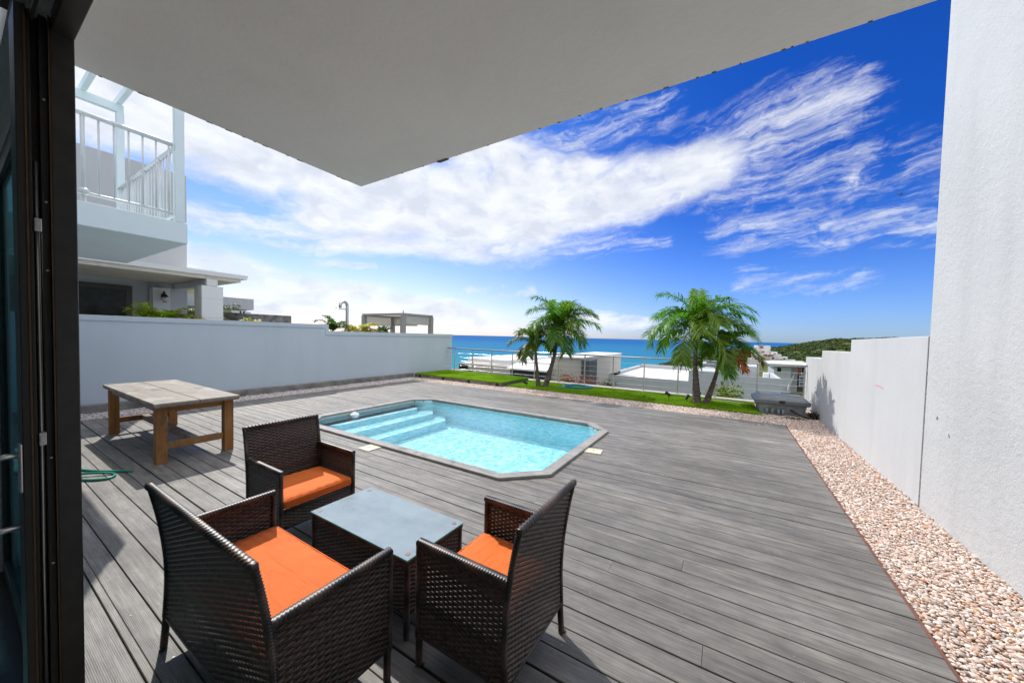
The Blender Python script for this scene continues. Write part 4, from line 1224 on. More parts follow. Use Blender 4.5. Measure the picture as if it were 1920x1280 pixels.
# ------------------------------------------------------------------ rattan furniture
def weave(mb, P, S, T, ps=0.028, pt=0.0118, A=0.0028, h=0.0086, th=0.0028, phase=0):
    """flat strands woven round upright stakes over the surface P(s, t) -> points, normals"""
    rows = max(2, int(round(T / pt))); pt = T / rows
    ns = max(2, int(round(S / ps))); ps = S / ns
    m_ = ns * 4 + 1
    s = np.linspace(0, S, m_)
    j = np.arange(rows)
    off = A * np.cos(PI * s[None] / ps + PI * (j[:, None] + phase))
    t0 = (j + 0.5) * pt
    ring = []
    for dt_, dn in ((-h, 0), (0, th), (h, 0), (0, -th)):
        p, nrm = P(np.broadcast_to(s, (rows, m_)), np.broadcast_to((t0 + dt_)[:, None], (rows, m_)))
        ring.append(p + nrm * (off + dn)[..., None])
    V = np.stack(ring, 2)                                    # rows, m, 4, 3
    base = (np.arange(rows)[:, None] * m_ + np.arange(m_ - 1)[None]) * 4
    F = np.concatenate([np.stack([base + k, base + (k + 1) % 4, base + 4 + (k + 1) % 4, base + 4 + k], -1).reshape(-1, 4) for k in range(4)])
    tint = np.clip(rng.normal(0.5, 0.22, (rows, 1)) + rng.normal(0, 0.10, (rows, m_)), 0, 1)
    C = np.repeat(tint.reshape(-1), 4)[:, None] * np.ones(3)
    mb.add(V.reshape(-1, 3), F, C)
    # stakes
    ts = np.linspace(0, T, max(4, int(T / 0.05)))
    sk = np.arange(ns + 1) * ps
    for a_, sgn in ((0.0028, 1),):
        ring = []
        for ds, dn in ((-a_, 0), (0, 0.0011), (a_, 0), (0, -0.0011)):
            sg = np.clip(sk + ds, 0, S)
            p, nrm = P(np.broadcast_to(sg[:, None], (ns + 1, len(ts))), np.broadcast_to(ts, (ns + 1, len(ts))))
            ring.append(p + nrm * dn)
        V = np.stack(ring, 2); m2 = len(ts)
        base = (np.arange(ns + 1)[:, None] * m2 + np.arange(m2 - 1)[None]) * 4
        F = np.concatenate([np.stack([base + k, base + (k + 1) % 4, base + 4 + (k + 1) % 4, base + 4 + k], -1).reshape(-1, 4) for k in range(4)])
        C = np.repeat(np.clip(rng.normal(0.35, 0.15, (ns + 1, m2)), 0, 1).reshape(-1), 4)[:, None] * np.ones(3)
        mb.add(V.reshape(-1, 3), F, C)


def wrap(mb, pts, w_, h_, pitch=0.013, amp=0.0034, n_=12, skew=0.9):
    """edge tube bound with slanting strands"""
    pts = np.asarray(pts, float)
    seg = np.linalg.norm(np.diff(pts, axis=0), axis=1); cum = np.concatenate([[0], np.cumsum(seg)])
    m_ = max(4, int(cum[-1] / pitch * 6)); q = np.linspace(0, cum[-1], m_)
    P = np.stack([np.interp(q, cum, pts[:, k]) for k in range(3)], 1)
    if len(pts) > 2:
        for _ in range(2): P[1:-1] = (P[:-2] + 2 * P[1:-1] + P[2:]) / 4
    T = np.gradient(P, axis=0); T /= np.linalg.norm(T, axis=1)[:, None]
    up = np.array([0, 0, 1.]) if abs(T[m_ // 2][2]) < 0.7 else np.array([0, 1., 0])
    Vs = []; Cs = []
    ang = np.arange(n_) * 2 * PI / n_
    for i in range(m_):
        a = np.cross(T[i], up); a /= np.linalg.norm(a); b = np.cross(a, T[i])
        ph = (q[i] / pitch + skew * np.cos(ang) * 0.9)
        rip = 1 + (amp / (w_ * .5)) * (np.abs(np.sin(PI * ph)) * 1.6 - 0.8)
        ca, sa = np.cos(ang), np.sin(ang)
        sq = 1 / np.maximum(np.abs(ca), np.abs(sa)) ** 0.55
        Vs.append(P[i] + (ca * sq * rip)[:, None] * a * w_ / 2 + (sa * sq * rip)[:, None] * b * h_ / 2)
        tn = 0.5 + 0.5 * np.sin(np.floor(ph) * 12.9898 + 3)
        Cs.append(tn)
    V = np.concatenate(Vs); C = np.concatenate(Cs)[:, None] * np.ones(3)
    F = [(i * n_ + k, i * n_ + (k + 1) % n_, (i + 1) * n_ + (k + 1) % n_, (i + 1) * n_ + k) for i in range(m_ - 1) for k in range(n_)]
    F += [tuple(range(n_))[::-1], tuple(range((m_ - 1) * n_, m_ * n_))]
    mb.add(V, F, C)


def plane_panel(o, u, v):
    o, u, v = (np.array(k, float) for k in (o, u, v)); nr = np.cross(u, v); nr /= np.linalg.norm(nr)
    return lambda s, t: (o + s[..., None] * u + t[..., None] * v, np.broadcast_to(nr, s.shape + (3,)))


def cushion(parent, x0, x1, y0, y1, z0, z1, seed):
    g = np.random.default_rng(seed)
    nx, ny = 40, 40
    V = []; n_side = 3
    u = np.linspace(0, 1, nx); v_ = np.linspace(0, 1, ny)
    U, W_ = np.meshgrid(u, v_, indexing='ij')
    # gentle crown and wrinkles running in from the seams
    e = np.minimum(np.minimum(U, 1 - U), np.minimum(W_, 1 - W_))
    edge = np.clip(e / 0.07, 0, 1)
    puff = 0.010 * (1 - np.exp(-e * 9)) + 0.014 * np.sqrt(1 - (1 - edge) ** 2) - 0.014
    wr = np.clip(e / 0.03, 0, 1) * 0.0045 * np.sin(W_ * (x1 - x0) * 0 + (W_ * 55 + 3 * np.sin(U * 5 + seed))) * np.exp(-np.minimum(U, 1 - U) * 10) + np.clip(e / 0.03, 0, 1) * 0.0040 * np.sin(U * 46 + 4 * np.sin(W_ * 4)) * np.exp(-np.minimum(W_, 1 - W_) * 9)
    Z = z1 + puff + wr + 0.002 * np.sin(U * 7 + 1) * np.sin(W_ * 5 + seed)
    X = x0 + (x1 - x0) * U; Y = y0 + (y1 - y0) * W_
    top = np.stack([X, Y, Z], -1).reshape(-1, 3)
    bot = np.stack([X, Y, np.full_like(X, z0) + 0.012 * (1 - edge)], -1).reshape(-1, 3)
    q = [(i * ny + j, (i + 1) * ny + j, (i + 1) * ny + j + 1, i * ny + j + 1) for i in range(nx - 1) for j in range(ny - 1)]
    mb = MB()
    mb.add(np.concatenate([top, bot]), q + [tuple(k + nx * ny for k in f[::-1]) for f in q])
    off = nx * ny
    bd = [(i * ny, (i + 1) * ny) for i in range(nx - 1)] + [((nx - 1) * ny + j, (nx - 1) * ny + j + 1) for j in range(ny - 1)] + [((i + 1) * ny + ny - 1, i * ny + ny - 1) for i in range(nx - 2, -1, -1)] + [(j + 1, j) for j in range(ny - 2, -1, -1)]
    mb.f.append(np.array([(a_, a_ + off, b_ + off, b_) for a_, b_ in bd])); mb.mi.append(0)
    c = mb.build('seat_cushion', MAT['cushion'], parent, smooth=True)
    pi = MB()
    for z in (z0 + 0.012, z1 - 0.014):
        k = 0.004
        pi.tube([(x0 - k + .02, y0 - k, z), (x1 + k - .02, y0 - k, z), (x1 + k, y0 - k + .02, z), (x1 + k, y1 + k - .02, z), (x1 + k - .02, y1 + k, z), (x0 - k + .02, y1 + k, z), (x0 - k, y1 + k - .02, z), (x0 - k, y0 - k + .02, z)], 0.0035, 6, closed=True)
    pi.build('piping', MAT['cushion'], c, smooth=True)
    return c


def chair(name, label, cat, loc, rz, W, D=0.51, seed=1):
    t_ = thing(name, label, cat, loc, rz, None, local=True)
    x0, x1 = -W / 2, W / 2; yb, yf = -D / 2, D / 2
    ZA, ZT, ZB = 0.605, 0.84, 0.155

    def yback(z):
        z = np.asarray(z, float)
        return yb + 0.012 - 0.062 * np.clip((z - 0.36) / 0.48, 0, 1) ** 1.8 - 0.022 * np.clip((0.36 - z) / 0.36, 0, 1) ** 1.5

    def Pb(s, t):
        z = ZB + t
        dy = (yback(z + 1e-3) - yback(z - 1e-3)) / 2e-3
        nr = np.stack([np.zeros_like(z), -np.ones_like(z), dy], -1); nr /= np.linalg.norm(nr, axis=-1)[..., None]
        return np.stack([x0 + 0.008 + s, yback(z), z], -1), nr
    mb = MB()
    weave(mb, Pb, W - 0.016, ZT - ZB - 0.004)
    zz = np.linspace(ZB, ZT - 0.008, 22)
    for x in (x0 + 0.006, x1 - 0.006): wrap(mb, [(x, float(yback(z)), z) for z in zz], 0.022, 0.022)
    wrap(mb, [(x0 - 0.004, float(yback(ZT)), ZT - 0.006), (x1 + 0.004, float(yback(ZT)), ZT - 0.006)], 0.027, 0.027, 0.024, 0.005)
    mb.tube([(x0, float(yback(ZB)), ZB), (x1, float(yback(ZB)), ZB)], 0.008, 8, (0.3, 0.3, 0.3))
    mb.build('backrest', MAT['rattan'], t_, smooth=True)
    for s_ in (-1, 1):
        xx = s_ * (W / 2 - 0.006)
        mb = MB()
        weave(mb, plane_panel((xx, yb + 0.002, ZB), (0, 1, 0), (0, 0, 1)), D - 0.018, ZA - ZB - 0.01)
        wrap(mb, [(xx - s_ * 0.008, float(yback(0.6)) + 0.008, ZA), (xx - s_ * 0.008, yf, ZA)], 0.038, 0.028, 0.014)
        wrap(mb, [(xx - s_ * 0.004, yf - 0.006, ZA - 0.008), (xx - s_ * 0.004, yf - 0.006, ZB - 0.012)], 0.026, 0.024)
        mb.tube([(xx, yb + 0.01, ZB), (xx, yf, ZB)], 0.008, 8, (0.3, 0.3, 0.3))
        mb.build('arm', MAT['rattan'], t_, smooth=True)
        for y_, nm in ((yf - 0.012, 0), (None, 1)):
            mb = MB()
            if nm == 0: wrap(mb, [(xx - s_ * 0.006, y_, ZB + 0.01), (xx - s_ * 0.006, y_, 0.006)], 0.027, 0.027, 0.010)
            else: wrap(mb, [(xx - s_ * 0.006, float(yback(z)) + 0.003, z) for z in (ZB + 0.01, 0.10, 0.05, 0.006)], 0.027, 0.027, 0.010)
            mb.disc((mb.v[0][-1][0], mb.v[0][-1][1], 0), 0.012, 0.007, 10)
            mb.build('leg', MAT['rattan'], t_, smooth=True)
    mb = MB()
    weave(mb, plane_panel((x0 + 0.02, yf - 0.014, 0.20), (1, 0, 0), (0, 0, 1)), W - 0.04, 0.125)
    weave(mb, plane_panel((x0 + 0.02, yb + 0.02, 0.325), (1, 0, 0), (0, 1, 0)), W - 0.04, D - 0.04, 0.03, 0.014, h=0.0066)
    mb.tube([(x0 + 0.01, yf - 0.014, 0.325), (x1 - 0.01, yf - 0.014, 0.325)], 0.010, 8, (0.4, 0.4, 0.4)); mb.tube([(x0 + 0.01, yf - 0.014, 0.20), (x1 - 0.01, yf - 0.014, 0.20)], 0.008, 8, (0.3, 0.3, 0.3))
    mb.build('seat', MAT['rattan'], t_, smooth=True)
    cushion(t_, x0 + 0.030, x1 - 0.030, yb + 0.045, yf - 0.002, 0.338, 0.408, seed)
    return t_


chair('loveseat', 'wide dark rattan loveseat with one long orange cushion seen from behind', 'loveseat', (-1.815, 0.815, 0), 0, 1.09, 0.50, 2)
chair('rattan_armchair', 'dark rattan armchair nearest the right, its back turned to the open deck', 'armchair', (-0.972, 1.462, 0), R(90), 0.575, 0.51, 3)
chair('rattan_armchair', 'dark rattan armchair facing right beyond the loveseat, in front of the pool steps', 'armchair', (-2.862, 1.50, 0), R(-90), 0.575, 0.51, 4)
bpy.data.objects['rattan_armchair']['group'] = 'matching rattan armchairs'
bpy.data.objects['rattan_armchair.001']['group'] = 'matching rattan armchairs'

ct = thing('coffee_table', 'low dark rattan coffee table with a cloudy glass top between the chairs', 'table', (-1.812, 1.462, 0), 0, None, local=True)
hx, hy = 0.448, 0.222
mb = MB()
Z0, Z1 = 0.13, 0.412
weave(mb, plane_panel((-hx + 0.012, -hy + 0.010, Z0), (1, 0, 0), (0, 0, 1)), 2 * hx - 0.024, Z1 - Z0)
weave(mb, plane_panel((hx - 0.012, hy - 0.010, Z0), (-1, 0, 0), (0, 0, 1)), 2 * hx - 0.024, Z1 - Z0)
weave(mb, plane_panel((hx - 0.010, -hy + 0.012, Z0), (0, 1, 0), (0, 0, 1)), 2 * hy - 0.024, Z1 - Z0)
weave(mb, plane_panel((-hx + 0.010, hy - 0.012, Z0), (0, -1, 0), (0, 0, 1)), 2 * hy - 0.024, Z1 - Z0)
weave(mb, plane_panel((-hx + 0.02, -hy + 0.02, Z1 - 0.004), (1, 0, 0), (0, 1, 0)), 2 * hx - 0.04, 2 * hy - 0.04)
for y_ in (-hy + 0.012, hy - 0.012): wrap(mb, [(-hx, y_, Z1), (hx, y_, Z1)], 0.024, 0.022, 0.011); mb.tube([(-hx, y_, Z0), (hx, y_, Z0)], 0.008, 8, (.3, .3, .3))
for x_ in (-hx + 0.012, hx - 0.012): wrap(mb, [(x_, -hy, Z1), (x_, hy, Z1)], 0.024, 0.022, 0.011); mb.tube([(x_, -hy, Z0), (x_, hy, Z0)], 0.008, 8, (.3, .3, .3))
mb.build('base', MAT['rattan'], ct, smooth=True)
for x_ in (-1, 1):
    for y_ in (-1, 1):
        mb = MB(); wrap(mb, [(x_ * (hx - 0.014), y_ * (hy - 0.014), Z1 - 0.01), (x_ * (hx - 0.014), y_ * (hy - 0.014), 0.006)], 0.028, 0.028, 0.010)
        mb.disc((x_ * (hx - 0.014), y_ * (hy - 0.014), 0), 0.012, 0.007, 10); mb.build('leg', MAT['rattan'], ct, smooth=True)
mb = MB()
c4 = [(-hx - .003, -hy - .003), (hx + .003, -hy - .003), (hx + .003, hy + .003), (-hx - .003, hy + .003)]
v = [(x, y, 0.4255) for x, y in c4] + [(x, y, 0.434) for x, y in c4]
mb.add(v, [(3, 2, 1, 0), (4, 5, 6, 7)], None, 0); mb.add(v, [(i, (i + 1) % 4, 4 + (i + 1) % 4, 4 + i) for i in range(4)], None, 1)
gt = mb.build('glass_top', [MAT['glass_top'], MAT['glass_rim']], ct)
for x_, y_ in ((-0.41, -0.185), (0.41, -0.185), (0.41, 0.185), (-0.41, 0.185), (-0.43, 0.02)):
    mb = MB(); mb.lathe([(0.0001, 0), (0.014, 0), (0.014, 0.0012), (0.007, 0.0016), (0.0001, 0.0006)], (x_, y_, 0.4343), 16); mb.build('glass_pad', MAT['rubber'], gt, smooth=False)

# ------------------------------------------------------------------ upstairs balcony with pergola, left
bal = thing('balcony', 'pale blue-white upstairs balcony with white railing and pergola beams, upper left', 'balcony', (-7.4, 1.0, 2.69))
mb = MB(); mb.box(-8.85, -6.0, 0.237, 1.69, 2.69, 2.95); mb.build('slab', MAT['balcony_white'], bal, bevel=0.006)
for x, y in ((-6.045, 1.60), (-8.80, 1.60)):
    mb = MB(); mb.box(x - 0.045, x + 0.045, y - 0.045 + .02, y + 0.045 + .02, 2.95, 5.16); mb.build('post', MAT['balcony_white'], bal, bevel=0.004)
for x in (-8.80, -6.045): MB().box(x - 0.045, x + 0.045, 0.24, 1.66, 5.162, 5.29).build('pergola_beam', MAT['balcony_white'], bal, bevel=0.004)
for y in (1.60, 1.22, 0.88, 0.52):
    mb = MB(); mb.box(-8.95, -5.95, y - 0.025, y + 0.04, 5.292, 5.40); mb.build('rafter', MAT['balcony_white'], bal, bevel=0.003)
rg = MB()
rg.tube([(-6.04, 0.25, 3.90), (-6.04, 1.56, 3.90)], 0.026, 10); rg.tube([(-6.04, 0.25, 3.05), (-6.04, 1.56, 3.05)], 0.018, 10)
rg.tube([(-6.04, 1.60, 3.90), (-8.78, 1.60, 3.90)], 0.026, 10); rg.tube([(-6.04, 1.60, 3.05), (-8.78, 1.60, 3.05)], 0.018, 10)
rl2 = rg.build('hand_rail', MAT['rail_white'], bal, smooth=True)
for y in (0.36, 0.48, 0.60, 0.72):
    mb = MB(); mb.tube([(-6.04, y, 3.05), (-6.04, y, 3.89)], 0.009, 8); mb.build('baluster', MAT['rail_white'], rl2, smooth=True)
mb = MB(); mb.tube([(-6.04, 0.835, 2.95), (-6.04, 0.835, 3.89)], 0.019, 10); mb.lathe([(0.02, 0), (0.045, 0.01), (0.05, 0.045), (0.028, 0.07)], (-6.04, 0.835, 3.03), 12); mb.build('baluster', MAT['rail_white'], rl2, smooth=True)
for y in (0.95, 1.065, 1.18, 1.295, 1.41, 1.525):
    mb = MB(); mb.tube([(-6.04, y, 3.05), (-6.04, y, 3.89)], 0.009, 8); mb.build('baluster', MAT['rail_white'], rl2, smooth=True)
for k in range(20):
    x = -6.16 - 0.13 * k
    mb = MB(); mb.tube([(x, 1.60, 3.05), (x, 1.60, 3.89)], 0.009 if k % 5 != 4 else 0.02, 8); mb.build('baluster', MAT['rail_white'], rl2, smooth=True)

# ------------------------------------------------------------------ neighbour's house and garden behind the left wall
mb = MB(); mb.box(-60, -10.32, -12, 13.2, -6, -0.05); structure(mb.build('neighbour_terrace', MAT['concrete']))
nh = thing('neighbour_house', 'neighbouring house with slatted porch roof, white pillars and dark sliding window', 'house', (-13, 1.5, -0.05))
mb = MB()
mb.box(-18, -14.0, -6, 3.08, -0.05, 3.2); mb.box(-18, -12.5, -6, 3.50, 3.2, 5.66); mb.box(-15.0, -14.02, 3.082, 3.93, -0.05, 3.0); mb.box(-16.5, -15.3, 3.95, 6.2, 2.35, 2.75)
nw = mb.build('wall', MAT['neighbour_grey'], nh)
mb = MB()
mb.add([(-14.2, -6, 3.02), (-11.5, -6, 2.98), (-11.5, 4.50, 2.99), (-14.2, 4.50, 3.04), (-14.2, -6, 3.16), (-11.5, -6, 3.10), (-11.5, 4.53, 3.10), (-14.2, 4.53, 3.16)],
       [(3, 2, 1, 0), (4, 5, 6, 7), (0, 1, 5, 4), (1, 2, 6, 5), (2, 3, 7, 6), (3, 0, 4, 7)])
mb.build('porch_roof', MAT['neighbour_white'], nh)
for k in range(14):
    x = -11.62 - 0.18 * k; MB().box(x - 0.035, x + 0.035, -5, 4.38, 2.90, 2.99).build('rafter', MAT['porch_cream'], nh)
mb = MB(); mb.box(-14.0, -11.55, 3.62, 3.86, 2.72, 2.898); mb.build('porch_beam', MAT['neighbour_white'], nh, bevel=0.02)
for x0_, x1_, y0_, y1_ in ((-12.05, -11.55, 3.52, 3.97), (-13.98, -13.65, 3.10, 3.46)):
    mb = MB()
    for z0_, z1_ in ((-0.05, 1.88), (1.895, 2.38), (2.395, 2.72)): mb.box(x0_, x1_, y0_, y1_, z0_, z1_)
    mb.box(x0_ + .01, x1_ - .01, y0_ + .01, y1_ - .01, -0.05, 2.72); mb.build('pillar', MAT['neighbour_white'], nh)
wf = MB(); wf.box(-13.999, -13.94, -3.0, 2.76, 2.60, 2.72); wf.box(-13.999, -13.94, 2.64, 2.76, 0, 2.60); wf.box(-13.999, -13.94, 0.9, 1.0, 0, 2.60); wf = wf.build('window', MAT['bronze'], nh)
mb = MB(); mb.box(-13.998, -13.965, -3.0, 2.64, 0, 2.60); mb.build('pane', MAT['dark_glass'], wf)
lm = MB(); lm.box(-13.66, -13.64, 3.26, 3.34, 2.40, 2.56); lm.tube([(-13.65, 3.30, 2.52), (-13.58, 3.30, 2.62), (-13.50, 3.30, 2.60), (-13.50, 3.30, 2.55)], 0.014, 8)
lm.lathe([(0.02, 0.20), (0.075, 0.13), (0.085, 0.11), (0.03, 0.105)], (-13.50, 3.30, 2.36), 12); lm.lathe([(0.03, 0), (0.055, 0.008), (0.03, 0.016)], (-13.50, 3.30, 2.315), 12)
lm = lm.build('wall_lamp', MAT['bronze_dark'], nh)
mb = MB(); mb.lathe([(0.045, 0), (0.075, 0.05), (0.07, 0.11), (0.04, 0.13)], (-13.50, 3.30, 2.335), 12); mb.build('lamp_glass', MAT['lamp_glass'], lm, smooth=True)
mb = MB()
for a_, b_ in (((-13.4, 3.6, 3.36), (-13.4, 4.4, 3.36)), ((-13.4, 4.4, 3.36), (-13.4, 4.4, 3.14)), ((-13.4, 4.4, 3.36), (-14.0, 4.4, 3.36))): mb.tube([a_, b_], 0.014, 6)
mb.build('roof_rail', MAT['rail_white'], nh)
plant('green feather palm rising behind the white wall under the wall lamp', (-11.7, 2.72, 1.58), 18, 0.85, 21, (0.25, 0.29, 0.025), 'palm', 'palm_plant', 55, 0.30)
plant('dark green palm between the neighbour\'s porch pillars', (-14.8, 4.6, 1.75), 15, 1.2, 22, (0.05, 0.09, 0.015), 'palm', 'palm_plant', 70, 0.34)
plant('small green palm tuft behind the step in the white wall', (-11.1, 6.75, 1.62), 14, 0.65, 23, (0.06, 0.12, 0.015), 'palm', 'palm_plant', 35, 0.22)
plant('yellow areca palm with orange stems beside the outdoor shower', (-11.3, 7.85, 1.55), 20, 0.80, 24, (0.34, 0.30, 0.015), 'palm', 'palm_plant', 60, 0.28)
plant('low dark green palm in front of the cabana', (-11.4, 8.95, 1.52), 18, 0.55, 25, (0.05, 0.10, 0.015), 'palm', 'palm_plant', 70, 0.24)
plant('yellow palm tips showing over the wall before the stone wall', (-11.3, 4.45, 1.62), 9, 0.4, 26, (0.32, 0.29, 0.02), 'palm', 'palm_plant', 40, 0.2)
sh = thing('outdoor_shower', 'steel outdoor shower post with hooked arm above the white wall', 'shower', (-11.5, 7.53, -0.05))
arc = [(-11.5, 7.53, -0.05), (-11.5, 7.53, 1.2), (-11.5, 7.53, 2.50)] + [(-11.5, 7.53 - 0.13 + 0.13 * math.cos(t), 2.53 + 0.13 * math.sin(t)) for t in np.linspace(0.1, PI, 10)] + [(-11.5, 7.27, 2.44)]
mb = MB(); mb.tube(arc, 0.05, 12); mb.build('column', MAT['steel'], sh, smooth=True)
mb = MB(); mb.tube([(-11.5, 7.50, 2.41), (-11.5, 7.30, 2.40), (-11.5, 7.10, 2.44)], 0.016, 8); mb.build('shower_head', MAT['steel'], sh, smooth=True)
cb = thing('cabana', 'taupe square-post cabana with white roll-down blinds beyond the wall', 'cabana', (-13.3, 11.3, -0.05))
CX0, CX1, CY0, CY1 = -14.67, -12.0, 10.48, 12.14
for x in (CX0, CX1):
    for y in (CY0, CY1):
        mb = MB(); mb.box(x - 0.09, x + 0.09, y - 0.09, y + 0.09, -0.05, 2.40); mb.build('post', MAT['grey_post'], cb, bevel=0.006)
mb = MB()
for y in (CY0, CY1): mb.box(CX0 - 0.09, CX1 + 0.09, y - 0.05, y + 0.05, 2.402, 2.49)
for x in (CX0, CX1): mb.box(x - 0.05, x + 0.05, CY0 + 0.05, CY1 - 0.05, 2.402, 2.488)
mb.build('top_frame', MAT['grey_post'], cb, bevel=0.004)
mb = MB(); mb.box(CX0 + 0.05, CX1 - 0.05, CY0 + 0.05, CY1 - 0.05, 2.45, 2.46); mb.build('roof_fabric', MAT['fabric_white'], cb)
for x0_, x1_, y0_, y1_, z_ in ((CX1 - 0.006, CX1 + 0.006, CY0 + 0.1, CY1 - 0.1, 2.03), (CX0 - 0.006, CX0 + 0.006, CY0 + 0.1, CY1 - 0.1, 1.98), (CX0 + 0.1, CX1 - 0.9, CY1 - 0.006, CY1 + 0.006, 2.0)):
    mb = MB(); mb.box(x0_, x1_, y0_, y1_, z_, 2.40); mb.tube([(x0_, y0_, z_), ((x1_ if x1_ - x0_ > .1 else x0_), y1_, z_)], 0.02, 8); mb.build('blind', MAT['fabric_white'], cb)
mb = MB(); mb.tube([(CX1, CY0, 2.49), (CX1, CY0, 2.60)], 0.02, 8); mb.build('finial', MAT['grey_post'], cb)
mb = MB(); mb.hexa([(-16.3, 4.0, -0.05), (-15.9, 4.0, -0.05), (-15.9, 7.85, -0.05), (-16.3, 7.85, -0.05)], [(-16.3, 4.0, 2.22), (-15.9, 4.0, 2.22), (-15.9, 7.85, 2.24), (-16.3, 7.85, 2.24)])
tag(mb.build('stone_wall', MAT['stone_wall'], base=True, bevel=0.02), 'grey dry-stone wall seen beyond the porch pillar', 'wall')
V = []; nn_ = 26
for i in range(nn_):
    for j in range(nn_):
        x = -170 + 100 * i / 25; y = 20 + 40 * j / 25
        d = math.hypot((x + 125) / 38, (y - 34) / 15.5)
        V.append((x, y, -6 + 18.5 * max(0, 1 - d * d) ** 1.0 + 0.4 * hnoise(x * 3, y * 3)))
mb = MB(); mb.add(V, [(i * nn_ + j, (i + 1) * nn_ + j, (i + 1) * nn_ + j + 1, i * nn_ + j + 1) for i in range(nn_ - 1) for j in range(nn_ - 1)])
structure(mb.build('hill', MAT['hill'], smooth=True))
dh = thing('distant_house', 'small pale blue-white house far off above the stone wall', 'house', (-100, 38.5, 0))
mb = MB(); mb.box(-104, -100, 37.3, 39.0, 0, 6.35); mb.box(-104, -100.3, 39.002, 40.0, 0, 6.0); mb.box(-103, -101, 37.7, 38.2, 6.35, 6.6); mb.build('wall', MAT['far_white'], dh)
for y in (37.6, 38.3): MB().box(-99.995, -99.95, y, y + 0.3, 5.4, 6.1).build('window', MAT['dark_glass'], dh)

# ------------------------------------------------------------------ villas below the lawn
vb = thing('beige_villa', 'beige villa with dark stone panels just below the railing', 'house', (-9, 20, -5))
mb = MB(); mb.box(-8.46, -6.62, 18.0, 26, -5, 0.48); mb.box(-15.2, -8.47, 18.0, 26, -5, -0.26); mb.build('wall', MAT['beige'], vb)
mb = MB(); mb.hexa([(-8.6, 17.9, 0.482), (-6.58, 17.9, 0.482), (-6.58, 26.1, 0.482), (-8.6, 26.1, 0.482)], [(-8.6, 17.9, 0.55), (-6.58, 17.9, 0.55), (-6.58, 26.1, 0.56), (-8.6, 26.1, 0.56)])
mb.box(-14.9, -11.6, 18.6, 25, -0.258, 0.10); mb.box(-12.4, -8.5, 19.5, 25, -0.258, -0.02); mb.build('roof', MAT['roof_white'], vb)
mb = MB(); mb.box(-6.60, -6.18, 17.85, 19.2, -5, 0.42); mb.box(-10.95, -8.40, 17.7, 17.99, -5, -0.30); mb.build('stone_panel', MAT['dark_stone'], vb)
mb = MB(); mb.add([(-10.9, 17.2, -0.30), (-8.35, 17.2, -0.30), (-8.35, 18.4, -0.06), (-10.9, 18.4, -0.06), (-10.9, 17.2, -0.24), (-8.35, 17.2, -0.24), (-8.35, 18.4, 0.0), (-10.9, 18.4, 0.0)], [(3, 2, 1, 0), (4, 5, 6, 7), (0, 1, 5, 4), (1, 2, 6, 5), (2, 3, 7, 6), (3, 0, 4, 7)])
mb.build('awning', MAT['roof_white'], vb)
mb = MB(); mb.box(-15.1, -14.4, 17.96, 17.995, -0.72, -0.32); mb.build('window', MAT['dark_glass'], vb)

vw = thing('white_villa', 'low white villa with broad flat roof and parapet below the right palms', 'house', (-2, 28, -5))
mb = MB()
mb.box(-6.88, -1.90, 23.06, 33.4, -6, -0.98)
mb.box(-1.9, 0.148, 23.06, 33.4, -6, -0.16); mb.box(0.15, 2.42, 22.6, 26.5, -6, -0.62); mb.box(-1.0, 1.75, 27.0, 32.0, -6, 0.03)
mb.build('wall', MAT['villa_white'], vw)
mb = MB()
mb.box(-6.88, -1.902, 23.05, 23.28, -0.982, -0.80); mb.box(-6.88, -6.62, 23.282, 33.4, -0.982, -0.77); mb.box(-6.618, -1.902, 33.1, 33.4, -0.982, -0.66)
mb.box(0.15, 2.42, 22.59, 22.78, -0.622, -0.26); mb.box(2.22, 2.42, 22.782, 26.5, -0.622, -0.26)
mb.build('parapet', MAT['villa_white'], vw)
mb = MB(); mb.box(-6.618, -1.905, 23.282, 33.098, -0.978, -0.955); mb.build('roof', MAT['roof_white'], vw)
mb = MB(); mb.box(1.9, 2.2, 26.0, 26.4, -0.62, -0.25); mb.build('air_conditioner', MAT['white_plastic'], vw, bevel=0.02)
MB().box(-1.2, -0.5, 27.5, 28.5, 0.032, 0.20).build('roof_unit', MAT['grey_plastic'], vw)
mb = MB(); mb.tube([(-1.3, 26.2, -0.158), (-1.3, 26.2, 0.02), (-0.6, 26.2, 0.02), (-0.6, 26.2, -0.158)], 0.12, 8); mb.build('roof_duct', MAT['grey_plastic'], vw)

sv = thing('stair_house', 'pale house with overhanging white roof and outside stair behind the flat-roofed villa', 'house', (8, 72, -8))
mb = MB(); mb.box(6.5, 8.66, 70, 80, -8, -2.2); mb.box(9.0, 10.0, 74, 82, -8, -2.4); mb.build('wall', MAT['villa_white'], sv)
mb = MB(); mb.hexa([(5.9, 68.8, -2.12), (11.2, 68.8, -2.02), (11.6, 82, -2.0), (6.0, 82, -2.1)], [(5.9, 68.8, -1.88), (11.2, 68.8, -1.74), (11.6, 82, -1.72), (6.0, 82, -1.86)]); mb.build('roof', MAT['roof_white'], sv)
mb = MB(); mb.add([(8.2, 69.4, -5.9), (8.3, 69.4, -5.9), (9.4, 72.6, -3.9), (9.3, 72.6, -3.9), (8.2, 69.4, -5.3), (8.3, 69.4, -5.3), (9.4, 72.6, -3.4), (9.3, 72.6, -3.4)], [(3, 2, 1, 0), (4, 5, 6, 7), (0, 1, 5, 4), (1, 2, 6, 5), (2, 3, 7, 6), (3, 0, 4, 7)]); mb.build('stair_wall', MAT['roof_white'], sv)
mb = MB(); mb.box(6.9, 7.4, 69.96, 69.995, -3.1, -2.4); mb.build('window', MAT['dark_glass'], sv)
rf = thing('red_white_house', 'white house front with red panels and two air conditioners beyond the railing', 'house', (11.5, 80, -8))
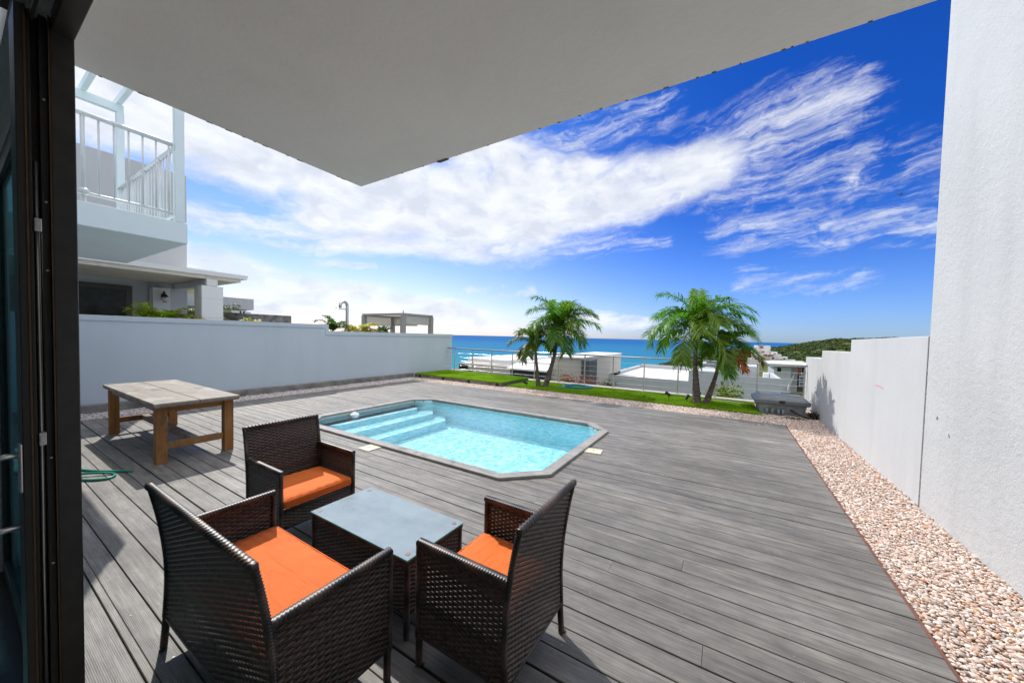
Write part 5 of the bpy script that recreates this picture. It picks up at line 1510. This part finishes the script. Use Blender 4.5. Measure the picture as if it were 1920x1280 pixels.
mb = MB(); mb.box(10.02, 16, 80, 86, -8, -2.3); mb.build('wall', MAT['villa_white'], rf)
for b in ((10.4, 11.3, -3.9, -2.4), (12.2, 13.0, -3.7, -2.5)): MB().box(b[0], b[1], 79.95, 79.995, b[2], b[3]).build('red_panel', MAT['red_paint'], rf)
mb = MB(); mb.box(11.4, 12.1, 79.94, 79.995, -3.6, -2.6); mb.build('window', MAT['dark_glass'], rf)
mb = MB(); mb.box(10.1, 13, 79.2, 79.99, -7, -4.0); mb.build('recess_shade_block', MAT['dark_stone'], rf)  # solid dark block, its colour standing in for the shade of a recess
for z_ in (-5.9, -4.9):
    o = MB(); o.box(10.9, 11.9, 78.7, 79.1, z_, z_ + 0.8); o = o.build('air_conditioner', MAT['white_plastic'], rf, bevel=0.03)
    mb = MB(); mb.tube([(11.25, 78.66, z_ + 0.4), (11.25, 78.698, z_ + 0.4)], 0.28, 16); mb.build('fan_grille', MAT['grey_plastic'], o)
tc_ = thing('terraced_apartments', 'white terraced apartments climbing the green headland with small red windows', 'apartments', (20, 250, -14))
mb = MB()
for b in ((14.2, 21.6, 256, 268, -0.5), (13.6, 16.0, 253, 262, -1.6), (12.3, 20.6, 250.5, 258, -3.3), (21.602, 24.6, 252, 262, -3.9), (16.3, 26.2, 249, 256, -5.2), (24.6, 29.0, 248.6, 255, -6.4), (10.6, 13.2, 250, 256, -8.2), (26.2, 32.5, 248, 254, -7.9), (13.2, 16.2, 249, 254, -6.8)):
    mb.box(b[0], b[1], b[2], b[3], -14, b[4])
mb.build('wall', MAT['far_white'], tc_)
MB().box(15.6, 20.4, 247.6, 249.0, -14, -6.6).build('tan_wall', MAT['far_tan'], tc_); MB().box(24.2, 26.6, 247.4, 248.59, -14, -7.3).build('tan_wall', MAT['far_tan'], tc_)
for x, y_, z, ww, hh in ((17.1, 255.9, -0.9, 1.9, .7), (17.3, 255.9, -1.7, 1.7, .65), (17.6, 250.4, -3.9, 1.5, .7), (18.6, 248.9, -5.8, 1.6, .8), (20.0, 248.9, -6.4, 1.6, .8), (21.7, 248.9, -5.9, 1.8, .8), (17.4, 247.5, -7.6, 1.9, 1.2), (20.0, 247.5, -8.9, 1.4, 1.2), (24.9, 247.3, -9.3, 1.9, .9), (28.0, 247.9, -9.2, 1.6, .6)):
    mb = MB(); mb.box(x - ww / 2, x + ww / 2, y_ - 0.08, y_ + 0.05, z - hh / 2, z + hh / 2); mb.build('red_window', MAT['red_paint'], tc_)
for x, y_, z, ww, hh in ((19.0, 248.9, -5.95, .7, .9), (20.4, 248.9, -5.95, .6, .9), (27.5, 248.5, -8.0, .8, 1.5), (14.4, 248.9, -8.0, .7, 1.0), (22.4, 248.9, -7.4, 1.0, .8), (23.3, 251.9, -5.2, 1.2, .9)):
    mb = MB(); mb.box(x - ww / 2, x + ww / 2, y_ - 0.08, y_ + 0.05, z - hh / 2, z + hh / 2); mb.build('window', MAT['dark_glass'], tc_)
lt = thing('low_white_house', 'small white house half hidden behind the right palm crown', 'house', (-0.5, 150, -12))
mb = MB(); mb.box(0.2, 4.5, 150, 156, -12, -5.2); mb.box(-1.8, 0.198, 151, 156, -12, -6.4); mb.build('wall', MAT['far_white'], lt)
for x in (0.8, 2.4): MB().box(x, x + 0.8, 149.95, 149.995, -6.8, -5.8).build('window', MAT['dark_glass'], lt)
shrub('yellow-green leafy shrub below the railing behind the right palms', (0.05, 12.5, -0.75), (0.75, 0.45, 0.85), 1500, [(0.17, 0.22, 0.02), (0.26, 0.27, 0.03), (0.09, 0.15, 0.02)], 31, 'shrub', 'shrub', 0.13)
shrub('bougainvillea bush with bright pink flowers beyond the railing', (-5.2, 13.0, -0.75), (0.75, 0.4, 0.85), 1500, [(0.50, 0.02, 0.14), (0.45, 0.02, 0.16), (0.09, 0.15, 0.02), (0.13, 0.17, 0.03), (0.08, 0.12, 0.02)], 32, 'bougainvillea', 'bush', 0.10)
shrub('small green bush between the beige villa and the white villa', (-6.3, 21.5, -1.9), (0.8, 0.5, 0.7), 600, [(0.08, 0.13, 0.02), (0.12, 0.15, 0.03)], 33, 'shrub', 'shrub', 0.14)

# aircraft in the distance
ap = thing('aeroplane', 'tiny dark aeroplane high over the headland at the right', 'aeroplane', (337, 1200, 360))
c = Vector((337, 1200, 360)); dx = Vector((0.985, 0.0, -0.17)).normalized()
mb = MB(); mb.tube([tuple(c + dx * s) for s in (-7.5, -6, -2, 4, 6.5, 7.5)], (0.3, 0.7, 0.95, 0.95, 0.7, 0.2), 10); mb.build('fuselage', MAT['plane_dark'], ap, smooth=True)
mb = MB(); mb.hexa([tuple(c + Vector(p)) for p in ((-1.2, -9, 0.6), (1.0, -9, 0.5), (1.6, 9, 0.4), (-0.8, 9, 0.6))], [tuple(c + Vector(p)) for p in ((-1.2, -9, 0.8), (1.0, -9, 0.7), (1.6, 9, 0.6), (-0.8, 9, 0.8))]); mb.build('wing', MAT['plane_dark'], ap)
mb = MB(); mb.hexa([tuple(c - dx * 6.8 + Vector(p)) for p in ((-.9, -.12, .4), (1.2, -.12, .4), (1.2, .12, .4), (-.9, .12, .4))], [tuple(c - dx * 7.2 + Vector(p)) for p in ((-.9, -.1, 3.0), (.3, -.1, 3.0), (.3, .1, 3.0), (-.9, .1, 3.0))]); mb.build('tail_fin', MAT['plane_dark'], ap)

finish_local()
